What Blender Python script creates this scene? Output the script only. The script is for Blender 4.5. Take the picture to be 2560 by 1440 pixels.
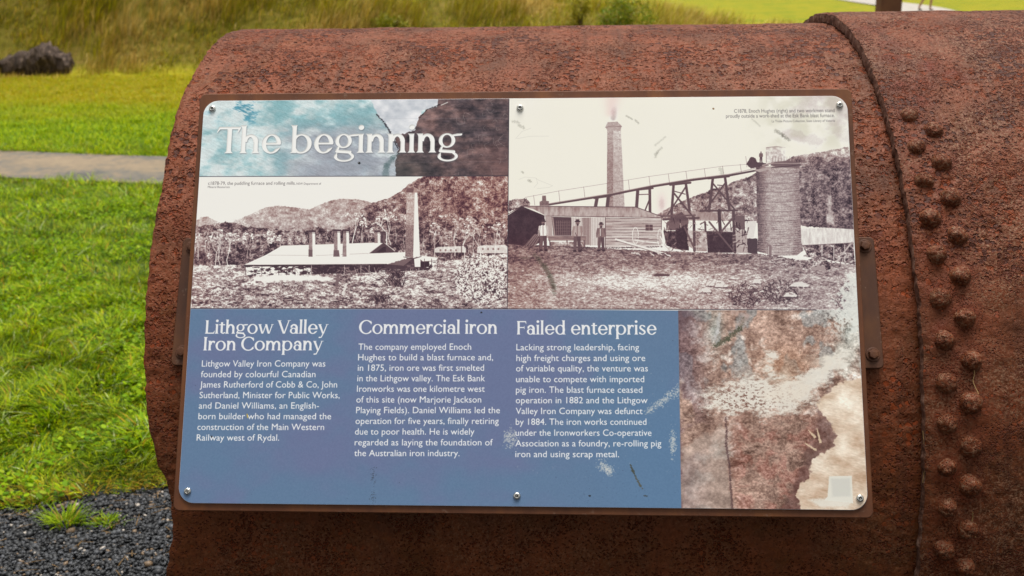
import bpy, math, numpy as np
from mathutils import Matrix, Vector
for o in list(bpy.data.objects): bpy.data.objects.remove(o)
SC = bpy.context.scene
COL = SC.collection
# ------------------------------------------------------------------ camera, sky, sun, exposure
cam_d = bpy.data.cameras.new('camera'); cam = bpy.data.objects.new('camera', cam_d); COL.objects.link(cam)
cam_d.sensor_width = 36; cam_d.lens = 36*2600/2560; cam_d.clip_start = .05; cam_d.clip_end = 600
CR = ((9.98906071e-01, -7.11635945e-04, 4.67563291e-02), (4.49849723e-02, 2.87628786e-01, -9.56684919e-01), (-1.27676548e-02, 9.57741706e-01, 2.87346153e-01))
CP = (0.06197, -2.22217, 1.62054)
m = Matrix(CR).to_4x4(); m.translation = CP; cam.matrix_world = m
cam_d.dof.use_dof = True; cam_d.dof.focus_distance = 1.60; cam_d.dof.aperture_fstop = 8.0
SC.camera = cam
SUN_EL, SUN_AZ = math.radians(80), math.radians(20)        # azimuth clockwise from +Y
w = bpy.data.worlds.new('World'); SC.world = w; w.use_nodes = True
nt = w.node_tree; nt.nodes.clear()
sky = nt.nodes.new('ShaderNodeTexSky'); sky.sky_type = 'NISHITA'; sky.sun_disc = False
sky.sun_elevation = SUN_EL; sky.sun_rotation = SUN_AZ; sky.air_density = 1.0; sky.dust_density = 4.0
hs = nt.nodes.new('ShaderNodeHueSaturation'); hs.inputs['Saturation'].default_value = .0
bg = nt.nodes.new('ShaderNodeBackground'); bg.inputs['Strength'].default_value = .05
wo = nt.nodes.new('ShaderNodeOutputWorld')
nt.links.new(sky.outputs[0], hs.inputs['Color']); nt.links.new(hs.outputs[0], bg.inputs[0]); nt.links.new(bg.outputs[0], wo.inputs[0])
sd = bpy.data.lights.new('sun', 'SUN'); sd.energy = 1.5; sd.angle = math.radians(40); sd.color = (1, .97, .92)
sun = bpy.data.objects.new('sun', sd); COL.objects.link(sun)
dirv = Vector((math.sin(SUN_AZ)*math.cos(SUN_EL), math.cos(SUN_AZ)*math.cos(SUN_EL), math.sin(SUN_EL)))
sun.rotation_euler = dirv.to_track_quat('Z', 'Y').to_euler(); sun.location = (0, 0, 20)
SC.view_settings.view_transform = 'Standard'; SC.view_settings.look = 'None'; SC.view_settings.gamma = 1
SC.view_settings.use_curve_mapping = False; SC.view_settings.exposure = 1.50
# ------------------------------------------------------------------ helpers
def link(o, parent=None):
    COL.objects.link(o)
    if parent: o.parent = parent
    return o
def mesh(name, V, F, mat=None, parent=None, smooth=False, col=None, loc=None, uv=None):
    me = bpy.data.meshes.new(name); V = np.asarray(V, np.float32).reshape(-1, 3)
    if isinstance(F, np.ndarray):
        nF, k = F.shape
        me.vertices.add(len(V)); me.vertices.foreach_set('co', V.ravel())
        me.loops.add(nF*k); me.loops.foreach_set('vertex_index', F.astype(np.int32).ravel())
        me.polygons.add(nF); me.polygons.foreach_set('loop_start', np.arange(0, nF*k, k, dtype=np.int32)); me.polygons.foreach_set('loop_total', np.full(nF, k, np.int32))
        me.update(calc_edges=True)
    else: me.from_pydata([tuple(v) for v in V.tolist()], [], [tuple(f) for f in F]); me.update()
    if smooth: me.polygons.foreach_set('use_smooth', np.ones(len(me.polygons), bool))
    if col is not None:
        a = me.color_attributes.new('tint', 'FLOAT_COLOR', 'POINT'); c = np.ones((len(V), 4), np.float32); c[:, :3] = col; a.data.foreach_set('color', c.ravel())
    if mat: me.materials.append(mat)
    o = bpy.data.objects.new(name, me); link(o, parent)
    if loc is not None: o.location = loc
    return o
def empty(name, loc=(0, 0, 0), parent=None):
    o = bpy.data.objects.new(name, None); o.location = loc; o.empty_display_size = .1; return link(o, parent)
def tag(o, label=None, cat=None, group=None, kind=None):
    for k, v in (('label', label), ('category', cat), ('group', group), ('kind', kind)):
        if v: o[k] = v
    return o
def lathe(prof, n=24, cap=True):
    V = []; F = []
    for r, z in prof:
        for i in range(n): a = 2*math.pi*i/n; V.append((r*math.cos(a), r*math.sin(a), z))
    for j in range(len(prof)-1):
        for i in range(n): F.append((j*n+i, j*n+(i+1) % n, (j+1)*n+(i+1) % n, (j+1)*n+i))
    if cap: F.append(tuple(range((len(prof)-1)*n, len(prof)*n))); F.append(tuple(range(n))[::-1])
    return V, F
def grid_faces(nu, nv, off=0, wrap=False):
    i = np.arange(nu-1)[:, None]; j = np.arange(nv if wrap else nv-1)[None, :]
    a = i*nv+j; b = i*nv+(j+1) % nv; c = (i+1)*nv+(j+1) % nv; d = (i+1)*nv+j
    return np.stack([a+0*j, b+0*i, c+0*i, d+0*j], -1).reshape(-1, 4)+off
# ------------------------------------------------------------------ materials
class NT:
    def __init__(s, name):
        s.m = bpy.data.materials.new(name); s.m.use_nodes = True; s.t = s.m.node_tree; s.t.nodes.clear()
        s.out = s.n('OutputMaterial'); s.b = s.n('BsdfPrincipled'); s.l(s.b.outputs[0], s.out.inputs[0])
        s.co = s.n('TexCoord').outputs['Object']
    def n(s, k, **kw):
        nd = s.t.nodes.new('ShaderNode'+k)
        for a, b in kw.items(): setattr(nd, a, b)
        return nd
    def l(s, a, b): s.t.links.new(a, b)
    def put(s, sock, v):
        if isinstance(v, bpy.types.NodeSocket): s.l(v, sock)
        elif v is not None: sock.default_value = v
    def noise(s, scale, det=4, rough=.55, dist=0, co=None, out='Fac'):
        nd = s.n('TexNoise'); s.l(co or s.co, nd.inputs['Vector'])
        nd.inputs['Scale'].default_value = scale; nd.inputs['Detail'].default_value = det; nd.inputs['Roughness'].default_value = rough; nd.inputs['Distortion'].default_value = dist
        return nd.outputs[out]
    def voro(s, scale, feat='F1', rnd=1, co=None, out='Distance'):
        nd = s.n('TexVoronoi', feature=feat); s.l(co or s.co, nd.inputs['Vector']); nd.inputs['Scale'].default_value = scale; nd.inputs['Randomness'].default_value = rnd
        return nd.outputs[out]
    def ramp(s, v, *st):
        nd = s.n('ValToRGB'); s.put(nd.inputs[0], v); cr = nd.color_ramp
        while len(cr.elements) < len(st): cr.elements.new(.5)
        for e, (p, c) in zip(cr.elements, st): e.position = p; e.color = (*c, 1) if isinstance(c, tuple) else (c, c, c, 1)
        return nd.outputs[0]
    def mix(s, f, a, b, mode='MIX'):
        nd = s.n('Mix', data_type='RGBA', blend_type=mode)
        s.put(nd.inputs[0], f)
        for i, v in ((6, a), (7, b)): s.put(nd.inputs[i], (*v, 1) if isinstance(v, tuple) else v)
        return nd.outputs[2]
    def math(s, op, a, b=None, clamp=False):
        nd = s.n('Math', operation=op); nd.use_clamp = clamp; s.put(nd.inputs[0], a); s.put(nd.inputs[1], b); return nd.outputs[0]
    def mr(s, v, a, b, c=0., d=1.):
        nd = s.n('MapRange'); s.put(nd.inputs[0], v)
        for i, q in zip((1, 2, 3, 4), (a, b, c, d)): nd.inputs[i].default_value = q
        return nd.outputs[0]
    def scaled(s, x, y, z, co=None):
        nd = s.n('Mapping'); s.l(co or s.co, nd.inputs[0]); nd.inputs['Scale'].default_value = (x, y, z); return nd.outputs[0]
    def bump(s, h, dist, strength=1., prev=None):
        nd = s.n('Bump'); nd.inputs['Strength'].default_value = strength; nd.inputs['Distance'].default_value = dist; s.l(h, nd.inputs['Height'])
        if prev: s.l(prev, nd.inputs['Normal'])
        return nd.outputs[0]
    def fin(s, col=None, rough=.6, metal=0., nor=None, spec=.5):
        s.put(s.b.inputs['Base Color'], (*col, 1) if isinstance(col, tuple) else col); s.put(s.b.inputs['Roughness'], rough); s.put(s.b.inputs['Metallic'], metal); s.b.inputs['Specular IOR Level'].default_value = spec
        if nor: s.l(nor, s.b.inputs['Normal'])
        return s.m
def rust(name, pit=1., fleck=.5, ring=False, tone=1., seed=0., vs=88, low=True):
    N = NT(name)
    if seed: nd = N.n('Mapping'); N.l(N.co, nd.inputs[0]); nd.inputs['Location'].default_value = (seed, seed*.7, seed*1.3); N.co = nd.outputs[0]
    big = N.noise(2.6, 4, .6); mid = N.noise(11, 5, .62); fine = N.noise(160, 4, .6); grit = N.noise(420, 3, .6)
    # corroded pits of two sizes in drifting patches
    wob = N.n('VectorMath', operation='ADD'); N.l(N.co, wob.inputs[0]); sc = N.n('VectorMath', operation='SCALE'); N.l(N.noise(110, 3, .6, out='Color'), sc.inputs[0]); sc.inputs['Scale'].default_value = .010; N.l(sc.outputs[0], wob.inputs[1]); wco = wob.outputs[0]
    wco = N.scaled(1, 1.0, 1.25, co=wco)
    v1 = N.voro(vs, co=wco); v2 = N.voro(vs*2.1, co=wco); rag = N.noise(75, 3, .55, .15)
    k1 = N.voro(vs, co=wco, out='Color'); sep = N.n('SeparateColor'); N.l(k1, sep.inputs[0])
    dens = N.mr(N.noise(7, 5, .65), .36, .62, .05, .62)
    p1 = N.mr(N.math('SUBTRACT', N.math('MULTIPLY', dens, N.math('ADD', sep.outputs[0], .25)), v1), -.08, .16)
    p2 = N.mr(N.math('SUBTRACT', N.mr(N.noise(15, 4, .65), .36, .66, .06, .50), v2), -.08, .16)
    p3 = N.math('MULTIPLY', N.mr(rag, .53, .68), N.mr(N.noise(9, 4, .65), .44, .62, .0, .8))
    sz = N.n('SeparateXYZ'); N.l(N.co, sz.inputs[0])
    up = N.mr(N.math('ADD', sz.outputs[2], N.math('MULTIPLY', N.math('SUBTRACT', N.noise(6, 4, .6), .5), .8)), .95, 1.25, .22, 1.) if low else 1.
    dn = N.math('SUBTRACT', 1., up) if low else 0.
    p1 = N.math('SUBTRACT', p1, dn, clamp=True); p3 = N.math('SUBTRACT', p3, dn, clamp=True)
    pits = N.math('MAXIMUM', N.math('MAXIMUM', p1, N.math('MULTIPLY', p2, .75)), N.math('MULTIPLY', p3, .85))
    T = tone
    c = lambda *q: (q[0]*T*.97, q[1]*T*.90, q[2]*T*.66)
    base = N.ramp(N.math('ADD', N.math('MULTIPLY', big, .45), N.math('MULTIPLY', mid, .55)), (.34, c(.105, .027, .006)), (.45, c(.200, .052, .013)), (.55, c(.310, .076, .027)), (.66, c(.230, .064, .013)))
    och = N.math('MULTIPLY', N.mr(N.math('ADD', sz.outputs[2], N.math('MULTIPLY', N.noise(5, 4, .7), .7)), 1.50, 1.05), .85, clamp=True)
    base = N.mix(N.math('MULTIPLY', och, N.mr(N.noise(24, 4, .7), .35, .65, .3, 1.)), base, c(.150, .058, .014))  # lower face: ochre dirt stain, with warm bounce light also put into the colour
    stk = N.noise(1, 5, .65, co=N.scaled(34, 2.2, 2.2)); stk2 = N.noise(1, 4, .6, co=N.scaled(90, 5, 5))
    base = N.mix(N.mr(N.math('ADD', N.math('MULTIPLY', stk, .6), N.math('MULTIPLY', stk2, .4)), .50, .66, 0, .70), base, c(.085, .026, .010))
    base = N.mix(N.math('MULTIPLY', N.mr(N.noise(8, 5, .7), .56, .70), N.mr(stk, .4, .6, .2, .8)), base, c(.30, .080, .018))
    base = N.mix(N.math('MULTIPLY', N.mr(N.noise(4.2, 5, .7, .3), .50, .64, 0, .6), up), base, c(.35, .108, .060))  # mauve patches, upper part of the plates: sky sheen painted into the colour
    fl = N.math('MULTIPLY', N.mr(N.noise(270, 5, .75, .4), .50, .59), N.mr(N.noise(6, 4, .6), .40, .60, 0.12*fleck, 1.1*fleck), clamp=True)
    base = N.mix(fl, base, c(.42, .235, .175))
    base = N.mix(N.mr(fine, .34, .72, 0, .50), base, c(.085, .020, .008))
    if ring:
        ra = N.n('Attribute'); ra.attribute_name = 'tint'; rs = N.n('SeparateColor'); N.l(ra.outputs['Color'], rs.inputs[0])
        base = N.mix(N.math('MULTIPLY', rs.outputs[0], N.mr(N.noise(45, 4, .7), .30, .62, .25, 1.)), base, c(.22, .036, .010))
    rim = N.mr(pits, .06, .40)
    base = N.mix(N.math('MULTIPLY', rim, .85), base, c(.36, .066, .010))
    base = N.mix(N.math('MULTIPLY', N.mr(pits, .40, .95), .82), base, c(.038, .009, .004))
    h = N.math('SUBTRACT', N.math('MULTIPLY', fine, .30), N.math('MULTIPLY', pits, 1.5*pit))
    h = N.math('ADD', h, N.math('MULTIPLY', mid, .9)); h = N.math('ADD', h, N.math('MULTIPLY', grit, .12))
    nor = N.bump(h, .0060, 1.)
    return N.fin(base, N.mr(fine, .3, .7, .50, .72), 0, nor, .22)
M = {}
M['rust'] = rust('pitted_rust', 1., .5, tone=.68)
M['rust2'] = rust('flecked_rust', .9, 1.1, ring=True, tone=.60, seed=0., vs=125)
M['rivet'] = rust('rivet_rust', .6, 1.5, tone=.55, seed=1.7, vs=150, low=False)
def corten(name, seed=0., tone=1.):
    N = NT(name); nd = N.n('Mapping'); N.l(N.co, nd.inputs[0]); nd.inputs['Location'].default_value = (seed, 0, 0); N.co = nd.outputs[0]
    a = N.noise(9, 5, .6); b = N.noise(40, 4, .6, co=N.scaled(1, .25, 1)); g = N.noise(500, 3, .6)
    c = N.ramp(N.math('ADD', N.math('MULTIPLY', a, .6), N.math('MULTIPLY', b, .4)), (.35, (.10*tone, .030*tone, .009*tone)), (.52, (.165*tone, .052*tone, .015*tone)), (.68, (.25*tone, .085*tone, .018*tone)))
    c = N.mix(N.mr(N.noise(70, 5, .7), .60, .72, 0, .35), c, (.36, .25, .18))
    return N.fin(c, .62, 0, N.bump(N.math('ADD', N.math('MULTIPLY', g, .25), b), .0006, .8), .4)
M['corten'] = corten('weathered_steel', 0., .78); M['corten_d'] = corten('weathered_steel_bracket', 2.3, .46); M['bolt'] = corten('rusty_bolt', 5.1, .55)
N = NT('torn_iron_edge'); a = N.noise(60, 5, .7); b = N.noise(300, 3, .6, co=N.scaled(2.5, 1, 1))
M['edge'] = N.fin(N.ramp(a, (.33, (.045, .020, .012)), (.50, (.14, .060, .036)), (.66, (.30, .18, .13))), .8, 0, N.bump(b, .002, 1.), .3)
N = NT('stainless_steel'); M['steel'] = N.fin((.62, .61, .57), N.mr(N.noise(900, 3), .3, .7, .16, .34), 1.)
N = NT('screw_recess'); M['dark'] = N.fin((.03, .028, .022), .5, .3)
# ------------------------------------------------------------------ the sign's print, painted with numpy
# The print is laid out on a drawing sheet (X, Y in sheet units, top left of the sheet outside the print);
# a fixed homography maps the panel's own metres to that sheet.
PW, PH = 1.0, 0.6213
TW, TH = 2304, 1432
def homog(src, dst):
    A = []; b = []
    for (x, y), (u, v) in zip(src, dst):
        A.append([x, y, 1, 0, 0, 0, -u*x, -u*y]); b.append(u)
        A.append([0, 0, 0, x, y, 1, -v*x, -v*y]); b.append(v)
    h = np.linalg.solve(np.array(A, float), np.array(b, float))
    return np.append(h, 1).reshape(3, 3)
SHEET = [(512, 251.5), (2116.5, 243.4), (446, 1258.3), (2169, 1274.6)]
TEX = [(0, 0), (TW, 0), (0, TH), (TW, TH)]
H_t2s = homog(TEX, SHEET); H_s2t = np.linalg.inv(H_t2s)
def hmap(H, x, y):
    x = np.asarray(x, float); y = np.asarray(y, float)
    w = H[2, 0]*x + H[2, 1]*y + H[2, 2]
    return (H[0, 0]*x + H[0, 1]*y + H[0, 2])/w, (H[1, 0]*x + H[1, 1]*y + H[1, 2])/w
def sheet_to_panel(px, py):          # -> local x, y on the panel in metres, origin at its centre
    u, v = hmap(H_s2t, px, py)
    return (u/TW - .5)*PW, (.5 - v/TH)*PH

class Noise:
    def __init__(s, seed): s.g = np.random.default_rng(seed).random((256, 256)).astype(np.float32)
    def __call__(s, x, y):
        xi = np.floor(x).astype(np.int32); yi = np.floor(y).astype(np.int32)
        fx = (x - xi).astype(np.float32); fy = (y - yi).astype(np.float32)
        fx = fx*fx*(3-2*fx); fy = fy*fy*(3-2*fy)
        x0 = xi & 255; x1 = (xi+1) & 255; y0 = yi & 255; y1 = (yi+1) & 255
        g = s.g
        a = g[y0, x0]*(1-fx) + g[y0, x1]*fx
        b = g[y1, x0]*(1-fx) + g[y1, x1]*fx
        return a*(1-fy) + b*fy
def fbm(X, Y, sx, sy=None, seed=0, octs=4, gain=.5):
    sy = sy or sx; out = 0; amp = 1; tot = 0
    for o in range(octs):
        n = Noise(seed*17+o)
        out = out + amp*n(X/sx*2**o + 13.7*o, Y/sy*2**o + 7.3*o); tot += amp; amp *= gain
    return out/tot
def sstep(a, b, x):
    t = np.clip((x-a)/(b-a), 0, 1); return t*t*(3-2*t)
def mixc(a, b, t):
    t = t[..., None] if np.ndim(t) == 2 else t
    return a*(1-t) + np.asarray(b, float)*t
def rgb(*c): return np.array(c, float)/255

class Sheet:
    """scalar or colour canvas addressed in sheet units"""
    def __init__(s, x0, y0, x1, y1):
        us, vs = hmap(H_s2t, [x0, x1, x0, x1], [y0, y0, y1, y1])
        s.u0 = max(0, int(min(us))-3); s.u1 = min(TW, int(max(us))+4)
        s.v0 = max(0, int(min(vs))-3); s.v1 = min(TH, int(max(vs))+4)
        V, U = np.mgrid[s.v0:s.v1, s.u0:s.u1]
        X, Y = hmap(H_t2s, U+.5, V+.5)
        s.X = X.astype(np.float32); s.Y = Y.astype(np.float32)
        s.a = None
    def win(s, x0, y0, x1, y1):
        us, vs = hmap(H_s2t, [x0, x1, x0, x1], [y0, y0, y1, y1])
        return (slice(max(0, int(min(vs))-2-s.v0), max(0, min(s.v1, int(max(vs))+3)-s.v0)),
                slice(max(0, int(min(us))-2-s.u0), max(0, min(s.u1, int(max(us))+3)-s.u0)))
    def put(s, w, cov, val):
        if s.a.ndim == 3: s.a[w] = s.a[w]*(1-cov[..., None]) + np.asarray(val)*cov[..., None] if np.ndim(val) < 2 or np.shape(val)[-1] == 3 else s.a[w]
        else: s.a[w] = s.a[w]*(1-cov) + val*cov
    def seg(s, pts, wid, val, al=1., soft=.55, rough=0, seed=0):
        pts = np.array(pts, float); wid = np.broadcast_to(np.asarray(wid, float), (len(pts),))
        m = wid.max()+2+rough*2
        for i in range(len(pts)-1):
            (xa, ya), (xb, yb) = pts[i], pts[i+1]
            w = s.win(min(xa, xb)-m, min(ya, yb)-m, max(xa, xb)+m, max(ya, yb)+m)
            X = s.X[w]; Y = s.Y[w]
            if X.size == 0: continue
            dx, dy = xb-xa, yb-ya; L = dx*dx+dy*dy+1e-9
            t = np.clip(((X-xa)*dx+(Y-ya)*dy)/L, 0, 1)
            d = np.hypot(X-xa-t*dx, Y-ya-t*dy) - (wid[i]*(1-t)+wid[i+1]*t)/2
            if rough: d = d + (Noise(seed)(X/2.2, Y/2.2)-.5)*2*rough
            s.put(w, np.clip(.5 - d/(2*soft), 0, 1)*al, val)
    def poly(s, pts, val, al=1., soft=.5, rough=0, rs=3., seed=0):
        pts = np.array(pts, float); m = 2+rough*2
        w = s.win(pts[:, 0].min()-m, pts[:, 1].min()-m, pts[:, 0].max()+m, pts[:, 1].max()+m)
        X = s.X[w]; Y = s.Y[w]
        if X.size == 0: return None, None
        ins = np.zeros(X.shape, bool); D = np.full(X.shape, 1e9, np.float32)
        for i in range(len(pts)):
            (xa, ya), (xb, yb) = pts[i], pts[(i+1) % len(pts)]
            dx, dy = xb-xa, yb-ya; L = dx*dx+dy*dy+1e-9
            t = np.clip(((X-xa)*dx+(Y-ya)*dy)/L, 0, 1)
            D = np.minimum(D, (X-xa-t*dx)**2+(Y-ya-t*dy)**2)
            if ya != yb:
                c = ((ya > Y) != (yb > Y)) & (X < dx*(Y-ya)/dy+xa)
                ins ^= c
        d = np.sqrt(D)*np.where(ins, -1, 1)
        if rough: d = d + (fbm(X, Y, rs, seed=seed+3, octs=3)-.5)*2*rough
        cov = np.clip(.5 - d/(2*soft), 0, 1)*al
        if callable(val): val = val(X, Y)
        if np.ndim(val) == 2 and s.a.ndim == 2 or np.ndim(val) == 3: 
            if s.a.ndim == 3: s.a[w] = s.a[w]*(1-cov[..., None]) + val*cov[..., None]
            else: s.a[w] = s.a[w]*(1-cov) + val*cov
        else: s.put(w, cov, val)
        return w, cov

def curvy(pts, n=8):                  # Catmull-Rom through points
    P = np.array(pts, float); out = []
    for i in range(len(P)-1):
        p0 = P[max(i-1, 0)]; p1 = P[i]; p2 = P[i+1]; p3 = P[min(i+2, len(P)-1)]
        for k in range(n):
            t = k/n
            out.append(.5*((2*p1)+(-p0+p2)*t+(2*p0-5*p1+4*p2-p3)*t*t+(-p0+3*p1-3*p2+p3)*t**3))
    out.append(P[-1]); return np.array(out)

# ---- display lettering: glyphs as implicit shapes, x-height = 1 -------------------------------------
ST, TN = .215, .10
def g_stem(x, y, xc, y0, y1, w=ST, fb=.10, ftl=.10, ftr=.03):
    d0 = np.abs(y-y0); d1 = np.abs(y-y1)
    xl = xc-w/2 - fb*np.exp(-d0/.055) - ftl*np.exp(-d1/.06)
    xr = xc+w/2 + fb*np.exp(-d0/.055) + ftr*np.exp(-d1/.06)
    return (x > xl) & (x < xr) & (y > y0) & (y < y1)
def g_ring(x, y, cx, cy, rx, ry, t=ST, th=TN, sl=0):
    xx = x-cx+sl*(y-cy)
    o = (xx/rx)**2+((y-cy)/ry)**2 < 1
    i = ((x-cx-sl*.4*(y-cy))/(rx-t))**2+((y-cy)/(ry-th))**2 < 1
    return o & ~i
def g_bar(x, y, x0, y0, x1, y1, w0, w1=None):
    w1 = w0 if w1 is None else w1
    dx, dy = x1-x0, y1-y0; L = dx*dx+dy*dy
    t = np.clip(((x-x0)*dx+(y-y0)*dy)/L, 0, 1)
    return np.hypot(x-x0-t*dx, y-y0-t*dy) < (w0*(1-t)+w1*t)/2
def g_diag(x, y, x0, y0, x1, y1, w, w1=None):
    w1 = w if w1 is None else w1
    t = (y-y0)/(y1-y0)
    return (t >= 0) & (t <= 1) & (np.abs(x-(x0+(x1-x0)*t)) < (w*(1-t)+w1*t)/2)
def g_arch(x, y, xs, xe, top=1.02, t=ST):  # shoulder from stem at xs into right stem at xe
    cx = (xs+xe+t/2)/2-.02; rx = xe+t/2-cx; ry = .42
    o = ((x-cx)/rx)**2+((y-(top-ry))/ry)**2 < 1
    i = ((x-cx+.02)/(rx-t))**2+((y-(top-ry)+.03)/(ry-.13))**2 < 1
    return o & ~i & (y > top-ry) & (x > xs)
def g_serif(x, y, x0, x1, y0, h=.05): return (x > x0) & (x < x1) & (y > y0) & (y < y0+h*(1+.0*x))
ASC, CAP, DSC = 1.50, 1.42, -.46
def glyph(c, x, y):
    """returns coverage(bool), advance"""
    if c == 'T':
        m = g_stem(x, y, .60, 0, CAP, .23, .13, 0, 0) | ((x > .06) & (x < 1.14) & (y > CAP-.13) & (y < CAP+.01))
        m |= g_bar(x, y, .10, CAP-.06, -.02, CAP-.30, .12, .03) | g_bar(x, y, 1.10, CAP-.06, 1.02, CAP-.30, .12, .03)
        return m, 1.12
    if c == 'h':
        return g_stem(x, y, .20, 0, ASC) | g_stem(x, y, .82, 0, .64, ftl=0, ftr=0) | g_arch(x, y, .22, .82), 1.06
    if c in 'nmri':
        m = g_stem(x, y, .20, 0, 1.02)
        if c == 'i': return m | (np.hypot(x-.20, y-1.36) < .14), .43
        if c == 'r':
            a = g_arch(x, y, .22, .78) & (x < .66); a |= np.hypot(x-.62, y-.90) < .10
            return m | (a & (y > .60)), .74
        m |= g_stem(x, y, .80, 0, .64, ftl=0, ftr=0) | g_arch(x, y, .22, .80)
        if c == 'n': return m, 1.04
        m |= g_stem(x, y, 1.40, 0, .64, ftl=0, ftr=0) | g_arch(x, y, .82, 1.40)
        return m, 1.64
    if c == 'e':
        m = g_ring(x, y, .54, .5, .48, .53, .22, .10)
        m &= ~((x > .54) & (y < .49) & (y > .16+.32*(x-.54)))
        m |= (x > .2) & (x < 1.0) & (y > .45) & (y < .56) & (((x-.54)/.48)**2+((y-.5)/.53)**2 < 1.03)
        return m, 1.05
    if c == 'o': return g_ring(x, y, .56, .5, .52, .53, .22, .10), 1.12
    if c == 'c':
        m = g_ring(x, y, .54, .5, .50, .53, .22, .10) & ~((x > .62) & (np.abs(y-.5) < .22+.22*(x-.62)))
        return m | (np.hypot(x-.86, y-.80) < .09), .96
    if c == 'C':
        m = g_ring(x, y, .78, .71, .74, .75, .24, .11) & ~((x > .95) & (np.abs(y-.71) < .38+.20*(x-.95)))
        m |= g_bar(x, y, 1.24, 1.36, 1.26, 1.05, .04, .10) | g_bar(x, y, 1.20, .28, 1.32, .40, .12, .03)
        return m, 1.36
    if c == 'b':
        m = g_stem(x, y, .20, .02, ASC, fb=.0) | g_ring(x, y, .56, .5, .52, .53, .22, .10) & (x > .1)
        m |= g_bar(x, y, .30, .06, .04, .02, .12, .03)
        return m, 1.14
    if c == 'd':
        m = g_stem(x, y, .88, 0, ASC, fb=0) | g_ring(x, y, .53, .5, .49, .53, .22, .10)
        return m | g_bar(x, y, .88, .05, 1.08, .03, .10, .04), 1.14
    if c == 'p':
        return g_stem(x, y, .20, DSC-.02, 1.02) | g_ring(x, y, .57, .5, .51, .53, .22, .10), 1.14
    if c == 'g':
        m = g_ring(x, y, .47, .64, .41, .39, .19, .09)
        m |= g_bar(x, y, .74, .91, 1.14, .97, .10, .15) & (y < 1.01)
        m |= g_bar(x, y, .22, .28, .16, .13, .12, .14)
        m |= g_bar(x, y, .16, .09, .80, .04, .17, .17)
        m |= g_ring(x, y, .52, -.20, .50, .275, .16, .10) & ~((y > -.14) & (x < .75) & (x > .18))
        return m, 1.13
    if c == 'L':
        return g_stem(x, y, .24, .0, CAP, .22) | ((x > .2) & (x < .98) & (y > 0) & (y < .12)) | g_bar(x, y, .94, .07, 1.02, .32, .12, .03), 1.04
    if c == 'I': return g_stem(x, y, .24, 0, CAP, .22, .11, .11, .11), .50
    if c == 'F':
        m = g_stem(x, y, .24, 0, CAP, .22) | ((x > .2) & (x < .98) & (y > CAP-.12) & (y < CAP))
        m |= ((x > .2) & (x < .82) & (y > .68) & (y < .79)) | g_bar(x, y, .94, CAP-.07, 1.0, CAP-.30, .12, .03) | g_bar(x, y, .82, .60, .80, .88, .05)
        return m, 1.02
    if c == 'V':
        m = g_diag(x, y, .70, 0, .18, CAP, .20, .25) | g_diag(x, y, .74, 0, 1.18, CAP, .14, .10)
        return m | g_serif(x, y, .0, .42, CAP-.05) | g_serif(x, y, 1.02, 1.36, CAP-.05), 1.24
    if c == 'v' or c == 'y':
        m = g_diag(x, y, .52, 0, .14, 1.0, .18, .24) | g_diag(x, y, .55, 0, .90, 1.0, .12, .09)
        m |= g_serif(x, y, 0, .36, .95) | g_serif(x, y, .76, 1.06, .95)
        if c == 'y': m |= g_diag(x, y, .34, -.42, .56, .06, .11, .12) | g_bar(x, y, .34, -.38, .16, -.40, .11, .14)
        return m, .98
    if c == 'w':
        m = g_diag(x, y, .44, 0, .14, 1.0, .18, .23) | g_diag(x, y, .48, 0, .80, 1.0, .11, .09)
        m |= g_diag(x, y, 1.08, 0, .78, 1.0, .18, .22) | g_diag(x, y, 1.12, 0, 1.42, 1.0, .11, .09)
        return m | g_serif(x, y, 0, .34, .95) | g_serif(x, y, 1.28, 1.56, .95), 1.48
    if c == 'a':
        m = g_stem(x, y, .74, 0, .68, fb=.0, ftl=0, ftr=0) | g_bar(x, y, .76, .06, .94, .03, .12, .04)
        m |= g_arch(x, y, .12, .74, top=1.02) & (y > .62)
        m |= np.hypot(x-.22, y-.80) < .10
        m |= g_ring(x, y, .42, .30, .36, .32, .19, .09) & (x < .76)
        return m, .96
    if c == 'l': return g_stem(x, y, .20, 0, ASC), .43
    if c == 't':
        m = g_stem(x, y, .26, .10, 1.22, fb=0, ftl=0, ftr=0) | ((x > .0) & (x < .58) & (y > .89) & (y < 1.0))
        m |= g_ring(x, y, .42, .28, .27, .30, .20, .10) & (y < .28) & ~((x > .44) & (y > .16))
        return m, .62
    if c == 's':
        cx = .40; u = (y-.5)*2
        path = cx - .0 + .27*np.sin(-u*np.pi*.98)*(-1)
        m = g_ring(x, y, .38, .74, .30, .28, .17, .10) & ~((x > .38) & (y < .80)) 
        m |= g_ring(x, y, .38, .26, .33, .28, .17, .10) & ~((x < .38) & (y > .20))
        m |= g_bar(x, y, .20, .66, .58, .36, .20)
        m |= g_bar(x, y, .60, .90, .66, .76, .12, .04) | g_bar(x, y, .12, .10, .06, .26, .12, .04)
        return m, .78
    return np.zeros(np.shape(x), bool), .42
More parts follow.
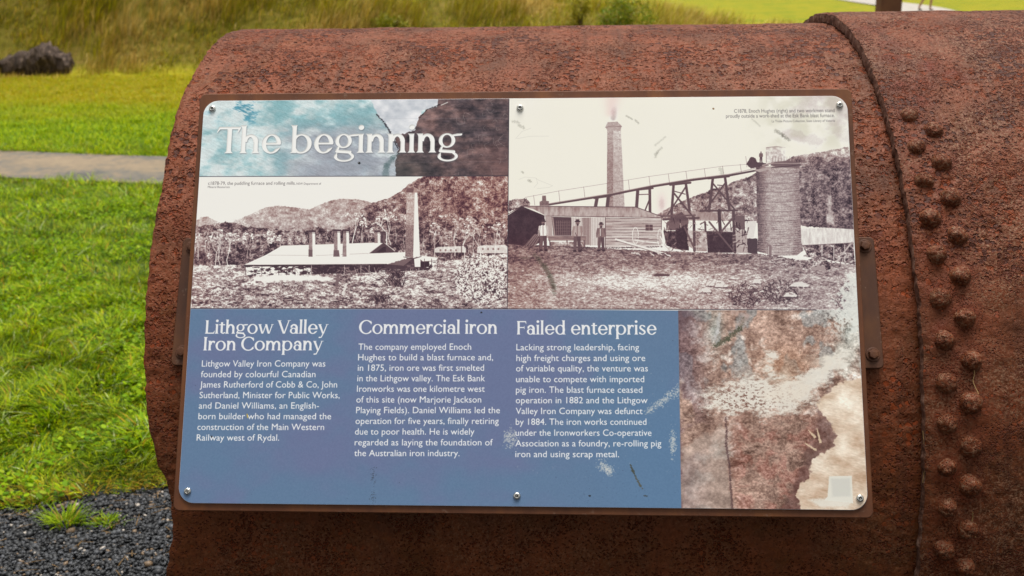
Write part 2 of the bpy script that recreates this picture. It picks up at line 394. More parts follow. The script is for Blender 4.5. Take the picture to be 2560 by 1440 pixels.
def word_cover(text, x0, x1, base, xh, canvas, track=0.0):
    """coverage of a line of display lettering whose ends are given in sheet units (SS x3)"""
    (u0, v0), (u1, v1) = hmap(H_s2t, x0, base[0]), hmap(H_s2t, x1, base[1])
    uh = hmap(H_s2t, x0, base[0]-xh); h = abs(v0-uh[1])
    adv = [glyph(c, np.zeros(1), np.zeros(1))[1]+track for c in text]
    total = sum(adv); sx = (u1-u0)/total
    cov = np.zeros((TH, TW), np.float32); pen = 0
    for c, a in zip(text, adv):
        ua = u0+pen*sx; vb = v0+(v1-v0)*pen/total
        if c != ' ':
            U0, U1 = int(ua-.3*sx), int(ua+(a+.45)*sx)+1; V0, V1 = int(vb-1.62*h), int(vb+.62*h)
            n = 4
            us = (np.arange((U1-U0)*n)+.5)/n+U0; vs = (np.arange((V1-V0)*n)+.5)/n+V0
            gx = ((us-ua)/sx)[None, :]; gy = ((vb-vs)/h)[:, None]
            gx, gy = np.broadcast_arrays(gx, gy)
            m, _ = glyph(c, gx, gy)
            m = m.reshape(V1-V0, n, U1-U0, n).mean((1, 3)).astype(np.float32)
            cov[V0:V1, U0:U1] = np.maximum(cov[V0:V1, U0:U1], m)
        pen += a
    return cov
def text_cover(text, x0, y0, x1, y1, xh, cov, squeeze=None):
    """plain lettering from Blender's own built-in font; outline triangles rasterised into cov"""
    cu = bpy.data.curves.new('t', 'FONT'); cu.body = text; cu.size = 1; cu.resolution_u = 3
    ob = bpy.data.objects.new('t', cu)
    me = bpy.data.meshes.new_from_object(ob)
    n = len(me.vertices); co = np.zeros(n*3, np.float32); me.vertices.foreach_get('co', co); co = co.reshape(-1, 3)[:, :2].astype(float)
    me.calc_loop_triangles(); tri = np.zeros(len(me.loop_triangles)*3, np.int32); me.loop_triangles.foreach_get('vertices', tri); tri = tri.reshape(-1, 3)
    bpy.data.objects.remove(ob); bpy.data.curves.remove(cu); bpy.data.meshes.remove(me)
    (u0, v0), (u1, v1) = hmap(H_s2t, x0, y0), hmap(H_s2t, x1, y1)
    hv = abs(hmap(H_s2t, x0, y0-xh)[1]-v0)
    XH = 0.53                      # x-height of the built-in face at size 1
    sx = (u1-u0)/(co[:, 0].max()-co[:, 0].min()); U = u0+(co[:, 0]-co[:, 0].min())*sx
    V = v0+(v1-v0)*(U-u0)/(u1-u0) - co[:, 1]*hv/XH
    n = 4
    U0, V0 = int(U.min())-2, int(V.min())-2; W_, H_ = int(U.max())-U0+3, int(V.max())-V0+3
    m = np.zeros((H_*n, W_*n), bool)
    P = np.stack([(U-U0)*n-.5, (V-V0)*n-.5], 1)
    for a, b, c in P[tri]:
        x_0 = int(max(0, np.floor(min(a[0], b[0], c[0])))); x_1 = int(np.ceil(max(a[0], b[0], c[0])))+1
        y_0 = int(max(0, np.floor(min(a[1], b[1], c[1])))); y_1 = int(np.ceil(max(a[1], b[1], c[1])))+1
        yy = np.arange(y_0, y_1)[:, None]; xx = np.arange(x_0, x_1)[None, :]
        e0 = (b[0]-a[0])*(yy-a[1])-(b[1]-a[1])*(xx-a[0])
        e1 = (c[0]-b[0])*(yy-b[1])-(c[1]-b[1])*(xx-b[0])
        e2 = (a[0]-c[0])*(yy-c[1])-(a[1]-c[1])*(xx-c[0])
        m[y_0:y_1, x_0:x_1] |= ((e0 >= 0) & (e1 >= 0) & (e2 >= 0)) | ((e0 <= 0) & (e1 <= 0) & (e2 <= 0))
    mm = m.reshape(H_, n, W_, n).mean((1, 3)).astype(np.float32)
    cov[V0:V0+H_, U0:U0+W_] = np.maximum(cov[V0:V0+H_, U0:U0+W_], mm)
def blur(a, r):
    k = np.exp(-.5*(np.arange(-3*r, 3*r+1)/r)**2); k /= k.sum()
    out = 0
    for i, w in zip(range(-3*r, 3*r+1), k): out = out + w*np.roll(a, i, 0)
    o2 = 0
    for i, w in zip(range(-3*r, 3*r+1), k): o2 = o2 + w*np.roll(out, i, 1)
    return o2

def duotone(t, pink):
    """grey tone 0..1 -> faded purple-brown photographic ink"""
    t = np.clip((t-.5)*1.28+.53, 0, 1)[..., None]; p = pink[..., None]
    dark = rgb(48, 32, 46)*(1-p) + rgb(78, 36, 50)*p
    mid = rgb(156, 134, 136)*(1-p) + rgb(168, 124, 114)*p
    hi = rgb(248, 246, 241)
    return np.where(t < .5, dark+(mid-dark)*(t*2), mid+(hi-mid)*(t*2-1))

def forest(X, Y, seed, base=.36, con=1.0):
    big = fbm(X, Y, 26, 22, seed=seed, octs=3)
    crown = fbm(X, Y, 9, 7, seed=seed+1, octs=3)
    fine = fbm(X, Y, 2.6, 2.2, seed=seed+2, octs=2)
    t = base + con*((big-.5)*.45 + (crown-.5)*.75 + (fine-.5)*.55)
    return t
def scrub(X, Y, seed, base=.55, con=1.):
    a = fbm(X, Y, 30, 9, seed=seed, octs=3); b = fbm(X, Y, 7, 3.2, seed=seed+1, octs=3); c = fbm(X, Y, 2.4, 1.6, seed=seed+2, octs=2)
    return base + con*((a-.5)*.7+(b-.5)*.9+(c-.5)*.7)
def gum(S, rng, x, y, h, bright=.85, leaf=.6, n=5):
    """a pale-trunked tree: forked trunk and speckled crown"""
    def br(x, y, a, L, w, d):
        x2 = x+np.sin(a)*L; y2 = y-np.cos(a)*L
        xm = (x+x2)/2+rng.normal()*L*.06; ym = (y+y2)/2
        S.seg([(x, y), (xm, ym), (x2, y2)], [w, w*.85, w*.65], bright*(.85+.15*rng.random()), al=.9)
        if d > 0:
            for k in range(2 if d > 1 else 3): br(x2, y2, a+rng.normal()*.55, L*(.55+.3*rng.random()), w*.6, d-1)
        else:
            for k in range(7):
                px, py = x2+rng.normal()*h*.08, y2+rng.normal()*h*.05
                S.seg([(px, py), (px+rng.normal()*3, py+rng.normal()*1.6)], 1.8+2.2*rng.random(), leaf+rng.normal()*.22, al=.75, rough=.9, seed=rng.integers(999))
    br(x, y, rng.normal()*.12, h*.36, max(1.2, h*.028), 2)
def man(S, x, y, h, shirt=.75, trous=.2, hat=True, lean=0, arms=0):
    k = h/8.
    S.seg([(x-k*.62, y), (x-k*.55, y-2*k), (x-k*.35, y-4*k)], [k*.75, k*.85, k*1.1], trous)
    S.seg([(x+k*.62, y), (x+k*.5, y-2*k), (x+k*.35, y-4*k)], [k*.75, k*.85, k*1.1], trous*.8)
    S.seg([(x-k*.9, y+k*.05), (x-k*.45, y+k*.05)], k*.5, .12); S.seg([(x+k*.5, y+k*.05), (x+k*.95, y+k*.05)], k*.5, .12)
    S.poly([(x-k*.85, y-3.8*k), (x+k*.85, y-3.8*k), (x+k*.9+lean, y-6.3*k), (x+k*.3+lean, y-6.7*k), (x-k*.4+lean, y-6.7*k), (x-k*.9+lean, y-6.3*k)], shirt)
    S.seg([(x-k*.95+lean, y-6.2*k), (x-k*1.15, y-5*k), (x-k*(.9 if arms else 1.2), y-3.9*k)], [k*.6, k*.55, k*.4], shirt*.85)
    S.seg([(x+k*.95+lean, y-6.2*k), (x+k*1.15, y-5*k), (x+k*(.6 if arms else 1.15), y-4.1*k)], [k*.6, k*.55, k*.4], shirt*.8)
    S.seg([(x-k*.1+lean, y-6.6*k), (x-k*.05+lean, y-4*k)], k*.28, shirt*.7)
    S.seg([(x+lean, y-7.2*k), (x+lean, y-7.35*k)], k*.95, .42); S.seg([(x+lean, y-6.95*k), (x+lean, y-6.8*k)], k*.5, .2)
    if hat:
        S.seg([(x-k*.62+lean, y-7.65*k), (x+k*.62+lean, y-7.65*k)], k*.28, .12); S.poly([(x-k*.5+lean, y-7.6*k), (x+k*.5+lean, y-7.6*k), (x+k*.42+lean, y-8.25*k), (x-k*.42+lean, y-8.25*k)], .15)

def left_photo():
    S = Sheet(480, 440, 1274, 773); X, Y = S.X, S.Y; rng = np.random.default_rng(5)
    sky = .985 - .05*fbm(X, Y, 90, 60, seed=4, octs=2) - .10*sstep(560, 480, X)*sstep(520, 560, Y)
    S.a = sky
    # far ridges
    ridge = [(480, 570), (500, 543), (520, 541), (545, 553), (570, 560), (600, 548), (640, 530), (668, 518), (700, 514), (745, 519), (775, 524), (800, 513), (830, 501), (860, 497), (900, 499), (925, 505), (960, 520), (960, 640), (480, 640)]
    S.poly(ridge, lambda x, y: forest(x, y, 21, .60, .55)+.14*sstep(640, 540, x)*sstep(600, 545, y), al=.95, soft=1.0, rough=2.2, rs=5)
    for q in range(60):
        x = rng.uniform(490, 620); S.seg([(x, rng.uniform(565, 590)), (x+rng.normal()*14, rng.uniform(545, 565))], .8, .72, al=.6)
    near = [(895, 560), (905, 525), (930, 508), (960, 500), (985, 492), (1005, 478), (1025, 462), (1050, 447), (1075, 440), (1274, 438), (1274, 640), (895, 640)]
    S.poly(near, lambda x, y: forest(x, y, 31, .40+.07*sstep(520, 440, y), 1.05), soft=.9, rough=3, rs=6)
    for q in range(150):
        x = rng.uniform(960, 1272); y = rng.uniform(max(455, 520-(x-960)*.6), 600); L = rng.uniform(7, 24)
        S.seg([(x, y), (x+rng.normal()*2, y-L*.5), (x+rng.normal()*3, y-L)], [1.1, .9, .6], rng.uniform(.6, .85), al=.6)
    band = [(480, 575), (520, 562), (580, 556), (620, 566), (680, 572), (740, 580), (800, 570), (860, 576), (905, 556), (950, 548), (1010, 556), (1060, 552), (1120, 560), (1200, 556), (1274, 565), (1274, 672), (480, 672)]
    S.poly(band, lambda x, y: forest(x, y, 41, .33, 1.15), soft=1, rough=5, rs=7)
    for q in range(150):
        x = rng.uniform(484, 1272); y = rng.uniform(598, 655); L = rng.uniform(14, 42)
        S.seg([(x, y), (x+rng.normal()*2.5, y-L*.5), (x+rng.normal()*4, y-L)], [1.5, 1.1, .7], rng.uniform(.62, .95), al=.75)
    for q in range(420):
        x = rng.uniform(484, 1272); y = rng.uniform(566, 625)
        S.seg([(x, y), (x+rng.normal()*5, y+rng.normal()*2)], rng.uniform(1.5, 3.5), rng.choice([.16, .2, .68, .78]), al=.5, rough=1., seed=q)
    for q in range(220):
        x = rng.uniform(484, 1272); y = rng.uniform(622, 664)
        S.seg([(x, y), (x+rng.normal()*6, y+rng.normal()*2.5)], rng.uniform(2, 4.5), rng.choice([.08, .12, .2]), al=.6, rough=1.3, seed=q)
    for (x, y, h, b) in [(497, 650, 72, .8), (540, 665, 95, .82), (552, 662, 85, .9), (572, 668, 98, .88), (527, 640, 70, .7), (620, 645, 80, .62), (660, 640, 72, .55), (708, 638, 70, .6), (883, 612, 98, .95), (970, 620, 105, .95), (980, 612, 90, .9), (905, 610, 70, .8), (1090, 645, 90, .8), (1140, 640, 110, .86), (1165, 650, 105, .9), (1205, 648, 96, .88), (1240, 640, 90, .84), (1120, 600, 70, .75), (1175, 590, 60, .8)]:
        gum(S, rng, x, y, h, b, .72)
    # ground
    S.poly([(480, 664), (610, 662), (1000, 668), (1274, 634), (1274, 775), (480, 775)], lambda x, y: scrub(x, y, 51, .60+.12*sstep(690, 660, y)-.10*sstep(700, 770, y), .95), soft=1, rough=2)
    S.poly([(600, 716), (640, 692), (700, 686), (800, 690), (850, 694), (830, 702), (700, 704), (640, 712)], .95, al=.85, soft=2.5, rough=4, rs=8)
    for q in range(420):
        x = rng.uniform(482, 1150); y = rng.uniform(700, 772)
        S.seg([(x, y), (x+rng.normal()*6, y+rng.normal()*1.2)], rng.uniform(1.4, 4.2), rng.choice([.12, .2, .3, .8, .9]), al=.6, rough=1.2, seed=q)
    # the long open shed: roofs, chimneys, posts
    S.poly([(613, 664), (1010, 664), (1100, 652), (1075, 676), (880, 684), (700, 687), (620, 690)], lambda x, y: .16+.75*sstep(.50, .60, fbm(x, y, 9, 3, seed=131, octs=3)+.10*sstep(760, 640, x)-.16*sstep(664, 676, y)*(x > 780)), soft=.7); S.poly([(780, 664), (1010, 664), (1030, 672), (880, 682), (790, 684)], .12, al=.75, rough=2); S.seg([(613, 665), (1010, 665)], 3, .12)
    for x in np.linspace(616, 1050, 22): 
        S.seg([(x, 664), (x+rng.normal()*.6, 688-max(0, (x-800))*.03)], 1.3, rng.choice([.1, .75]), al=.9)
    for q in range(60):
        x = rng.uniform(640, 1040); S.seg([(x, rng.uniform(668, 684)), (x+rng.uniform(2, 14), rng.uniform(668, 684))], 1.4, rng.uniform(.35, .85), al=.6)
    S.poly([(668, 637), (708, 614), (790, 612), (962, 606), (965, 612), (930, 634), (1045, 630), (1046, 638), (1012, 665), (970, 661), (611, 663)], .97)
    S.poly([(672, 637), (708, 614), (790, 612), (961, 607), (925, 636), (800, 638)], .90)
    S.seg([(672, 638), (800, 639), (924, 634)], .8, .55); S.seg([(708, 614), (962, 606)], .9, .45); S.seg([(611, 663), (970, 661)], 1.3, .12)
    S.poly([(925, 634), (962, 606), (985, 626), (985, 632)], .22); S.seg([(922, 636), (962, 606), (990, 628)], 1.6, .8); S.poly([(943, 632), (962, 617), (968, 617), (968, 630)], .12)
    S.poly([(963, 664), (1040, 640), (1060, 642), (1062, 668), (1010, 676), (965, 672)], .2, al=.8, rough=2)
    S.poly([(1040, 638), (1098, 645), (1094, 652), (1060, 654)], .9); S.poly([(1054, 656), (1076, 654), (1076, 668), (1054, 670)], .1)
    for x in (1064, 1082, 1096): S.seg([(x, 648), (x, 672)], 1.2, .2)
    def chim(x0, x1, yt, yb, lit=.95, dk=.45, frac=.58, cap=True):
        xm = x0+(x1-x0)*frac
        S.poly([(x0-1, yb), (xm, yb), (xm-1, yt), (x0+1, yt)], lambda x, y: dk+.1*(np.sin(y*2.4) > .4)+(fbm(x, y, 2, seed=9, octs=2)-.5)*.25)
        S.poly([(xm, yb), (x1+1, yb), (x1-1, yt), (xm-1, yt)], lit)
        if cap: S.poly([(x0-1.5, yt+4), (x1+1.5, yt+4), (x1+1, yt-1), (x0-1, yt-1)], .2); S.seg([(x0-1.5, yt+6), (x1+1.5, yt+6)], 1, .1)
    chim(775, 791, 577, 642); chim(838, 854, 575, 642); chim(860, 876, 575, 642)
    chim(940, 953, 577, 608, lit=.85); chim(955, 966, 580, 608, lit=.3, dk=.16)
    S.poly([(774, 642), (784, 642), (784, 624), (774, 624)], .33); S.poly([(836, 642), (852, 642), (850, 626), (837, 626)], .33)
    # the tall stack
    S.poly([(1016, 642), (1036, 646), (1041, 474), (1020, 474)], lambda x, y: .50+.12*(np.sin(y*2.2) > .3)+(fbm(x, y, 2.4, seed=19, octs=2)-.5)*.3-.12*sstep(560, 565, y)+.10*sstep(620, 500, y))
    S.poly([(1036, 646), (1053, 640), (1046, 474), (1040, 474)], .97)
    S.poly([(1018, 482), (1047, 482), (1045, 471), (1021, 471)], .30); S.poly([(1036, 482), (1047, 482), (1045, 471), (1038, 471)], .55)
    S.poly([(1038, 646), (1054, 642), (1054, 668), (1040, 668)], .93); S.seg([(1012, 643), (1036, 648), (1056, 642)], 1.5, .12)
    # distant huts
    for (x0, y0, x1, y1) in ((1090, 618, 1168, 632), (1196, 615, 1272, 634)):
        S.poly([(x0, y1), (x1, y1), (x1, y0+3), (x1-6, y0-2), (x0+8, y0), (x0, y0+4)], .86, al=.85)
        for q in range(4): xx = x0+12+q*13; S.poly([(xx, y0+6), (xx+4, y0+6), (xx+4, y0+11), (xx, y0+11)], .45)
    S.seg([(1157, 640), (1156, 600), (1152, 575)], [2, 1.6, 1], .25)
    # foreground tussocks and the flowering bush at right
    for (cx, cy, r) in ((992, 712, 32), (955, 752, 30), (1000, 690, 22)):
        for q in range(70):
            a = rng.normal()*.8-.25; L = r*rng.uniform(.4, 1)
            x = cx+rng.normal()*r*.3
            S.seg([(x, cy+rng.uniform(-2, 6)), (x+np.sin(a)*L*.6, cy-L*.5), (x+np.sin(a)*L*1.2, cy-np.cos(a)*L*.8)], [1.6, 1.1, .6], rng.choice([.05, .1, .15, .5]), al=.9)
    for q in range(300):
        a = rng.uniform(0, 6.28); r = np.sqrt(rng.random())
        x = 1205+62*r*np.cos(a)+rng.normal()*6; y = 700+55*r*np.sin(a)
        S.seg([(x, y), (x+rng.normal()*4, y+rng.normal()*3)], rng.uniform(2.5, 6), rng.choice([.1, .16, .22]), al=.6, rough=1.5, seed=q)
    for q in range(900):
        a = rng.uniform(0, 6.28); r = np.sqrt(rng.random())
        x = min(1272, 1207+66*r*np.cos(a)+rng.normal()*5); y = 697+62*r*np.sin(a)
        S.seg([(x, y), (x+rng.normal()*2.6, y+rng.normal()*2.6)], rng.uniform(1.2, 2.6), rng.uniform(.8, 1), al=.9)
    S.seg([(845, 712), (848, 690)], 9, .35, rough=1.5); S.seg([(860, 735), (868, 712)], 7, .8, rough=2)
    for (x, y) in ((845, 697), (905, 688), (880, 680)): S.seg([(x-6, y), (x+8, y)], 5, .4, rough=2)
    S.a = np.clip(S.a + (fbm(X, Y, 1.6, seed=77, octs=1)-.5)*.05, 0, 1)
    pink = np.clip(.15+.55*sstep(850, 1250, X)*sstep(720, 520, Y)+.45*sstep(560, 500, X)*.5+.3*sstep(600, 500, Y), 0, 1)
    return S, duotone(S.a, pink)

def right_photo():
    S = Sheet(1270, 240, 2146, 778); X, Y = S.X, S.Y; rng = np.random.default_rng(8)
    sx = lambda x: 1270+x/2.667
    sy = lambda y: 240+y/2.667
    P = lambda pts: [(sx(a), sy(b)) for a, b in pts]
    S.a = 1.0 - .05*fbm(X, Y, 120, 90, seed=61, octs=3)
    # weathered grey corner and smoke at upper right
    S.a -= .22*sstep(.35, .75, fbm(X, Y, 60, 40, seed=62))*sstep(1850, 2050, X)*sstep(400, 330, Y)
    S.a -= .10*sstep(1420, 1290, X)*sstep(340, 250, Y)
    S.a -= .35*np.exp(-((X-(1535+.12*(300-Y)))/(7+.14*np.clip(306-Y, 0, 99)))**2)*sstep(240, 300, Y)*sstep(308, 300, Y)*(.6+.6*fbm(X, Y, 8, seed=63))
    S.a -= .22*np.exp(-((X-1656)/10)**2-((Y-512)/22)**2)
    # hill at right
    hill = P([(1350, 740), (1440, 620), (1500, 580), (1600, 548), (1660, 515), (1800, 470), (1900, 412), (2000, 395), (2120, 375), (2268, 345), (2300, 500), (2310, 900), (1350, 830)])
    S.poly(hill, lambda x, y: forest(x, y, 71, .44-.12*sstep(1950, 2080, x)*sstep(400, 450, y)*sstep(640, 560, y)+.22*sstep(405, 380, y), .8), soft=.9, rough=2.5, rs=5)
    S.poly(P([(1000, 790), (1060, 760), (1200, 690), (1300, 655), (1440, 600), (1660, 560), (1660, 830), (1000, 830)]), lambda x, y: forest(x, y, 73, .5, .9), soft=.9, rough=3, rs=5)
    for q in range(130):
        x = rng.uniform(1940, 2140); y = rng.uniform(410, 560); L = rng.uniform(6, 20)
        S.seg([(x, y), (x+rng.normal()*5, y-L)], .9, rng.uniform(.55, .8), al=.5)
    for q in range(260):
        x = rng.uniform(1925, 2140); y = rng.uniform(395, 570)
        S.seg([(x, y), (x+rng.normal()*4, y+rng.normal()*2)], rng.uniform(1.5, 3.5), rng.choice([.14, .2, .62]), al=.45, rough=1, seed=q)
    S.poly(P([(10, 700), (60, 688), (130, 686), (160, 720), (150, 735), (10, 775)]), lambda x, y: forest(x, y, 75, .45, 1.1), rough=2.5)
    # ground
    gr = P([(0, 990), (200, 1000), (640, 1020), (1100, 1040), (1640, 1060), (1800, 1085), (2320, 1130), (2330, 1440), (0, 1440)])
    def ground(x, y):
        t = scrub(x, y, 81, .57, .46)
        t = t + .26*np.exp(-(((x-1640)/190)**2+((y-706)/26)**2)) - .17*sstep(700, 640, y)
        t = t + .16*sstep(2070, 2140, x) - .06*sstep(1400, 1280, x)
        return t+(fbm(x, y, 5, 2, seed=84, octs=2)-.5)*.35
    S.poly(gr, ground, soft=.8, rough=1.5)
    for q in range(260):
        x = rng.uniform(1275, 2140); y = rng.uniform(632, 772)
        S.seg([(x, y), (x+rng.uniform(3, 22), y+rng.normal()*1.2)], rng.uniform(.8, 1.8), rng.choice([.3, .4, .85]), al=.3, rough=.6, seed=q)
    # distant long roof at right
    S.poly(P([(1955, 1000), (1950, 890), (2160, 886), (2300, 895), (2305, 990)]), lambda x, y: .80+(fbm(x, y, 4, 14, seed=85, octs=2)-.5)*.18)
    S.poly(P([(1960, 1000), (2300, 985), (2310, 1130), (2150, 1100), (2000, 1080)]), lambda x, y: forest(x, y, 86, .4, 1.3))
    for a in (2092, 2170, 2242): S.seg(P([(a, 1000), (a, 1110)]), 1.8, .75)
    S.seg(P([(2180, 1120), (2290, 980)]), 3.4, .68); S.seg(P([(1960, 1002), (2300, 985)]), 1.4, .35)
    S.poly(P([(2130, 660), (2150, 680), (2175, 870), (2120, 850)]), .85, al=.6, soft=3, rough=5, rs=6)
    # chimney stack with smoke
    S.poly(P([(664, 745), (709, 742), (709, 190), (668, 200)]), lambda x, y: .50+(fbm(x, y, 3, 2, seed=87, octs=3)-.5)*.28+.12*sstep(420, 320, y))
    S.poly(P([(709, 742), (783, 742), (757, 200), (709, 190)]), lambda x, y: .64+(fbm(x, y, 3, 2, seed=88, octs=3)-.5)*.25+.10*sstep(420, 320, y))
    S.poly(P([(655, 212), (670, 180), (735, 176), (764, 205), (757, 238), (668, 236)]), lambda x, y: .62+(fbm(x, y, 3, 2, seed=89)-.5)*.2)
    S.seg(P([(655, 214), (709, 206), (764, 210)]), 1.2, .4); S.seg(P([(668, 290), (758, 295)]), .8, .5)
    # inclined tramway with handrail
    S.seg(P([(283, 728), (690, 664), (970, 608), (1240, 565), (1480, 536), (1760, 484)]), [4.5, 5, 5.4, 5.4, 5.4, 4], .24)
    S.seg(P([(283, 720), (690, 655), (970, 600), (1240, 556), (1480, 527), (1740, 470)]), 1.6, .55)
    S.seg(P([(120, 680), (345, 637), (665, 588), (945, 542), (1190, 508), (1430, 475), (1600, 462)]), .9, .45)
    for a, b, c in ((178, 666, 730), (345, 637, 712), (511, 610, 680), (808, 565, 640), (945, 542, 605), (1073, 525, 585), (1190, 508, 565), (1312, 490, 548), (1433, 475, 530), (1550, 462, 515), (1587, 410, 480)):
        S.seg(P([(a, b), (a+8, c)]), 1., .4)
    # trestles
    def tl(pts, w=5, v=.25): S.seg(P(pts), w, v)
    tl([(600, 685), (590, 740)], 8.5); tl([(675, 672), (668, 738)], 8.5); tl([(580, 686), (690, 672)], 4)
    tl([(870, 640), (862, 755)], 8); tl([(950, 625), (952, 780)], 7); tl([(855, 632), (970, 620)], 4.5); tl([(880, 662), (950, 660)], 2.5, .35); tl([(950, 690), (918, 770)], 3.5)
    tl([(1108, 600), (1095, 790)], 6.5); tl([(1190, 592), (1220, 810)], 6.5); tl([(1085, 598), (1220, 584)], 5); tl([(1108, 650), (1245, 820)], 4); tl([(1190, 610), (1070, 795)], 4); tl([(1112, 640), (1185, 660)], 2.5)
    tl([(1368, 560), (1345, 760)], 6.5); tl([(1450, 552), (1478, 760)], 6.5); tl([(1340, 556), (1475, 542)], 5); tl([(1370, 590), (1520, 770)], 4); tl([(1448, 590), (1318, 768)], 4); tl([(1400, 600), (1440, 604)], 2.5)
    tl([(1290, 772), (1530, 768)], 4.5); tl([(1505, 770), (1515, 1045)], 7); tl([(1410, 770), (1420, 940)], 8, .2); tl([(1345, 845), (1510, 1045)], 4); tl([(1500, 820), (1425, 910)], 4)
    tl([(1040, 828), (1275, 818)], 5); tl([(1243, 815), (1247, 1035)], 6.5); tl([(1180, 880), (1250, 1030)], 4)
    # mid sheds between trestles
    S.poly(P([(1080, 850), (1160, 772), (1420, 785), (1455, 838), (1200, 835)]), lambda x, y: .55+(fbm(x, y, 3, 10, seed=90, octs=2)-.5)*.2, al=.95)
    S.poly(P([(1060, 850), (1160, 775), (1210, 830), (1200, 900), (1060, 900)]), .22, al=.85, rough=1)
    S.poly(P([(1040, 905), (1130, 905), (1205, 880), (1210, 1035), (1120, 1025), (1060, 1000)]), lambda x, y: forest(x, y, 92, .2, .6))
    S.poly(P([(1200, 900), (1330, 905), (1330, 1040), (1260, 1040), (1200, 1000)]), lambda x, y: .62+(fbm(x, y, 8, 6, seed=93)-.5)*.5)
    S.poly(P([(1325, 905), (1500, 905), (1500, 1050), (1335, 1050)]), lambda x, y: forest(x, y, 94, .18, .3))
    S.poly(P([(1500, 880), (1595, 905), (1600, 1052), (1500, 1050)]), .62); S.poly(P([(1330, 905), (1430, 880), (1590, 895), (1500, 912)]), .75)
    S.poly(P([(1500, 805), (1580, 802), (1582, 900), (1500, 880)]), .33); S.poly(P([(1582, 840), (1660, 838), (1640, 950), (1600, 955)]), .8)
    S.poly(P([(1595, 955), (1665, 955), (1665, 1060), (1600, 1050)]), .2, rough=1)
    tl([(1410, 770), (1420, 940)], 8, .2); tl([(1505, 770), (1515, 1045)], 7); tl([(1243, 815), (1247, 1035)], 6.5); tl([(1345, 845), (1510, 1045)], 4); tl([(1500, 820), (1425, 910)], 4); tl([(1180, 880), (1250, 1030)], 4)
    tl([(1108, 650), (1245, 820)], 4); tl([(1040, 828), (1275, 818)], 5); tl([(1318, 850), (1320, 905)], 5); tl([(1020, 806), (1250, 800)], 4, .3)
    for a in np.linspace(0, 6.28, 13): S.seg([(sx(1268), sy(935)), (sx(1268+18*np.cos(a)), sy(935+20*np.sin(a)))], .7, .3)
    S.seg(curvy([(sx(1268+18*np.cos(a)), sy(935+20*np.sin(a))) for a in np.linspace(0, 6.28, 9)], 3), 1.2, .25)
    # furnace tower
    def tower(x, y):
        u = (x-sx(1655))/(sx(1945)-sx(1655)); r = (y-sy(480))/(sy(1060)-sy(480))
        t = .62-.30*sstep(.35, 0, u)-.12*sstep(.75, 1, u)+(fbm(x, y, 14, 3, seed=95)-.5)*.25
        rows = np.abs(((y+1.2*np.sin(u*3.1)*-2)/5.6) % 1-.5) < .09
        t = t-.20*rows*(.3+.9*(fbm(x, y, 20, 2.5, seed=96) > .5))*(.45+.55*sstep(.4, .8, r))
        return t+(fbm(x, y, 2.2, seed=97, octs=2)-.5)*.25
    S.poly(P([(1655, 480), (1940, 470), (1945, 700), (1955, 980), (1970, 1035), (1925, 1068), (1780, 1072), (1660, 1040), (1668, 960)]), tower)
    for b in (520, 582, 640, 705, 770, 835): S.seg(P([(1658, b), (1720, b+7), (1800, b+9), (1880, b+5), (1943, b-4)]), 1.3, .34, al=.8)
    S.poly(P([(1750, 470), (1760, 440), (1850, 436), (1945, 452), (1955, 470), (1930, 486), (1800, 484)]), .34)
    S.seg(P([(1650, 500), (1757, 486), (1952, 466)]), 2., .2); S.seg(P([(1755, 455), (1950, 458)]), 1.2, .65)
    S.poly(P([(1722, 452), (1720, 352), (1750, 345), (1840, 348), (1854, 360), (1856, 440)]), lambda x, y: .74+(fbm(x, y, 5, seed=98)-.5)*.4, al=.95)
    S.seg(P([(1722, 352), (1790, 344), (1854, 352)]), 1.2, .4); S.seg(P([(1722, 380), (1723, 450)]), 1.5, .45)
    for q in range(10): S.seg(P([(1765+q*19, 412), (1765+q*19, 450)]), .8, .35)
    S.poly(P([(1640, 500), (1755, 480), (1757, 492), (1680, 515)]), .6)
    S.poly(P([(1590, 462), (1620, 412), (1650, 420), (1665, 450), (1720, 455), (1740, 470), (1620, 490)]), .22, rough=1); man(S, sx(1688), sy(450), 28, shirt=.35, trous=.25, hat=False)
    S.seg(P([(1700, 470), (1770, 452)]), 4, .55)
    # smoke puffs and grey wash above the tower
    S.poly(P([(1800, 230), (1880, 215), (2000, 260), (2120, 300), (2050, 360), (1960, 345), (1880, 320)]), .62, al=.45, soft=7, rough=14, rs=18)
    S.poly(P([(1820, 330), (1900, 310), (2040, 350), (1930, 400), (1860, 400)]), .99, al=.85, soft=7, rough=10, rs=14)
    # the work-shed
    S.poly(P([(5, 800), (100, 738), (250, 800), (260, 960), (170, 1005), (5, 990)]), lambda x, y: .12+(fbm(x, y, 9, seed=99)-.5)*.12)
    S.poly(P([(100, 738), (860, 745), (1035, 812), (660, 815), (420, 808), (260, 802), (180, 760)]), lambda x, y: .60+(fbm(x, y, 5, 16, seed=100, octs=3)-.5)*.28-.08*sstep(sy(780), sy(745), y))
    S.seg(P([(5, 792), (100, 737), (860, 745), (1038, 812)]), 1.6, .2); S.seg(P([(250, 803), (1035, 815)]), 1.4, .25)
    S.poly(P([(218, 735), (280, 735), (280, 705), (262, 702), (260, 668), (235, 668), (235, 702), (218, 708)]), lambda x, y: .38+(fbm(x, y, 3, seed=101)-.5)*.2)
    S.poly(P([(255, 803), (300, 805), (305, 950), (262, 950)]), .60); S.poly(P([(298, 808), (430, 812), (430, 935), (310, 935)]), .22)
    for q in range(7): S.seg(P([(330+q*14, 835), (330+q*14, 930)]), .9, .45)
    for q in range(5): S.seg(P([(325, 845+q*20), (425, 845+q*20)]), .8, .4)
    S.seg(P([(305, 815), (318, 930)]), 3, .55)
    S.poly(P([(428, 812), (660, 816), (655, 1000), (520, 1000), (440, 960)]), lambda x, y: .72+.10*np.sin((x-sx(500))*1.6))
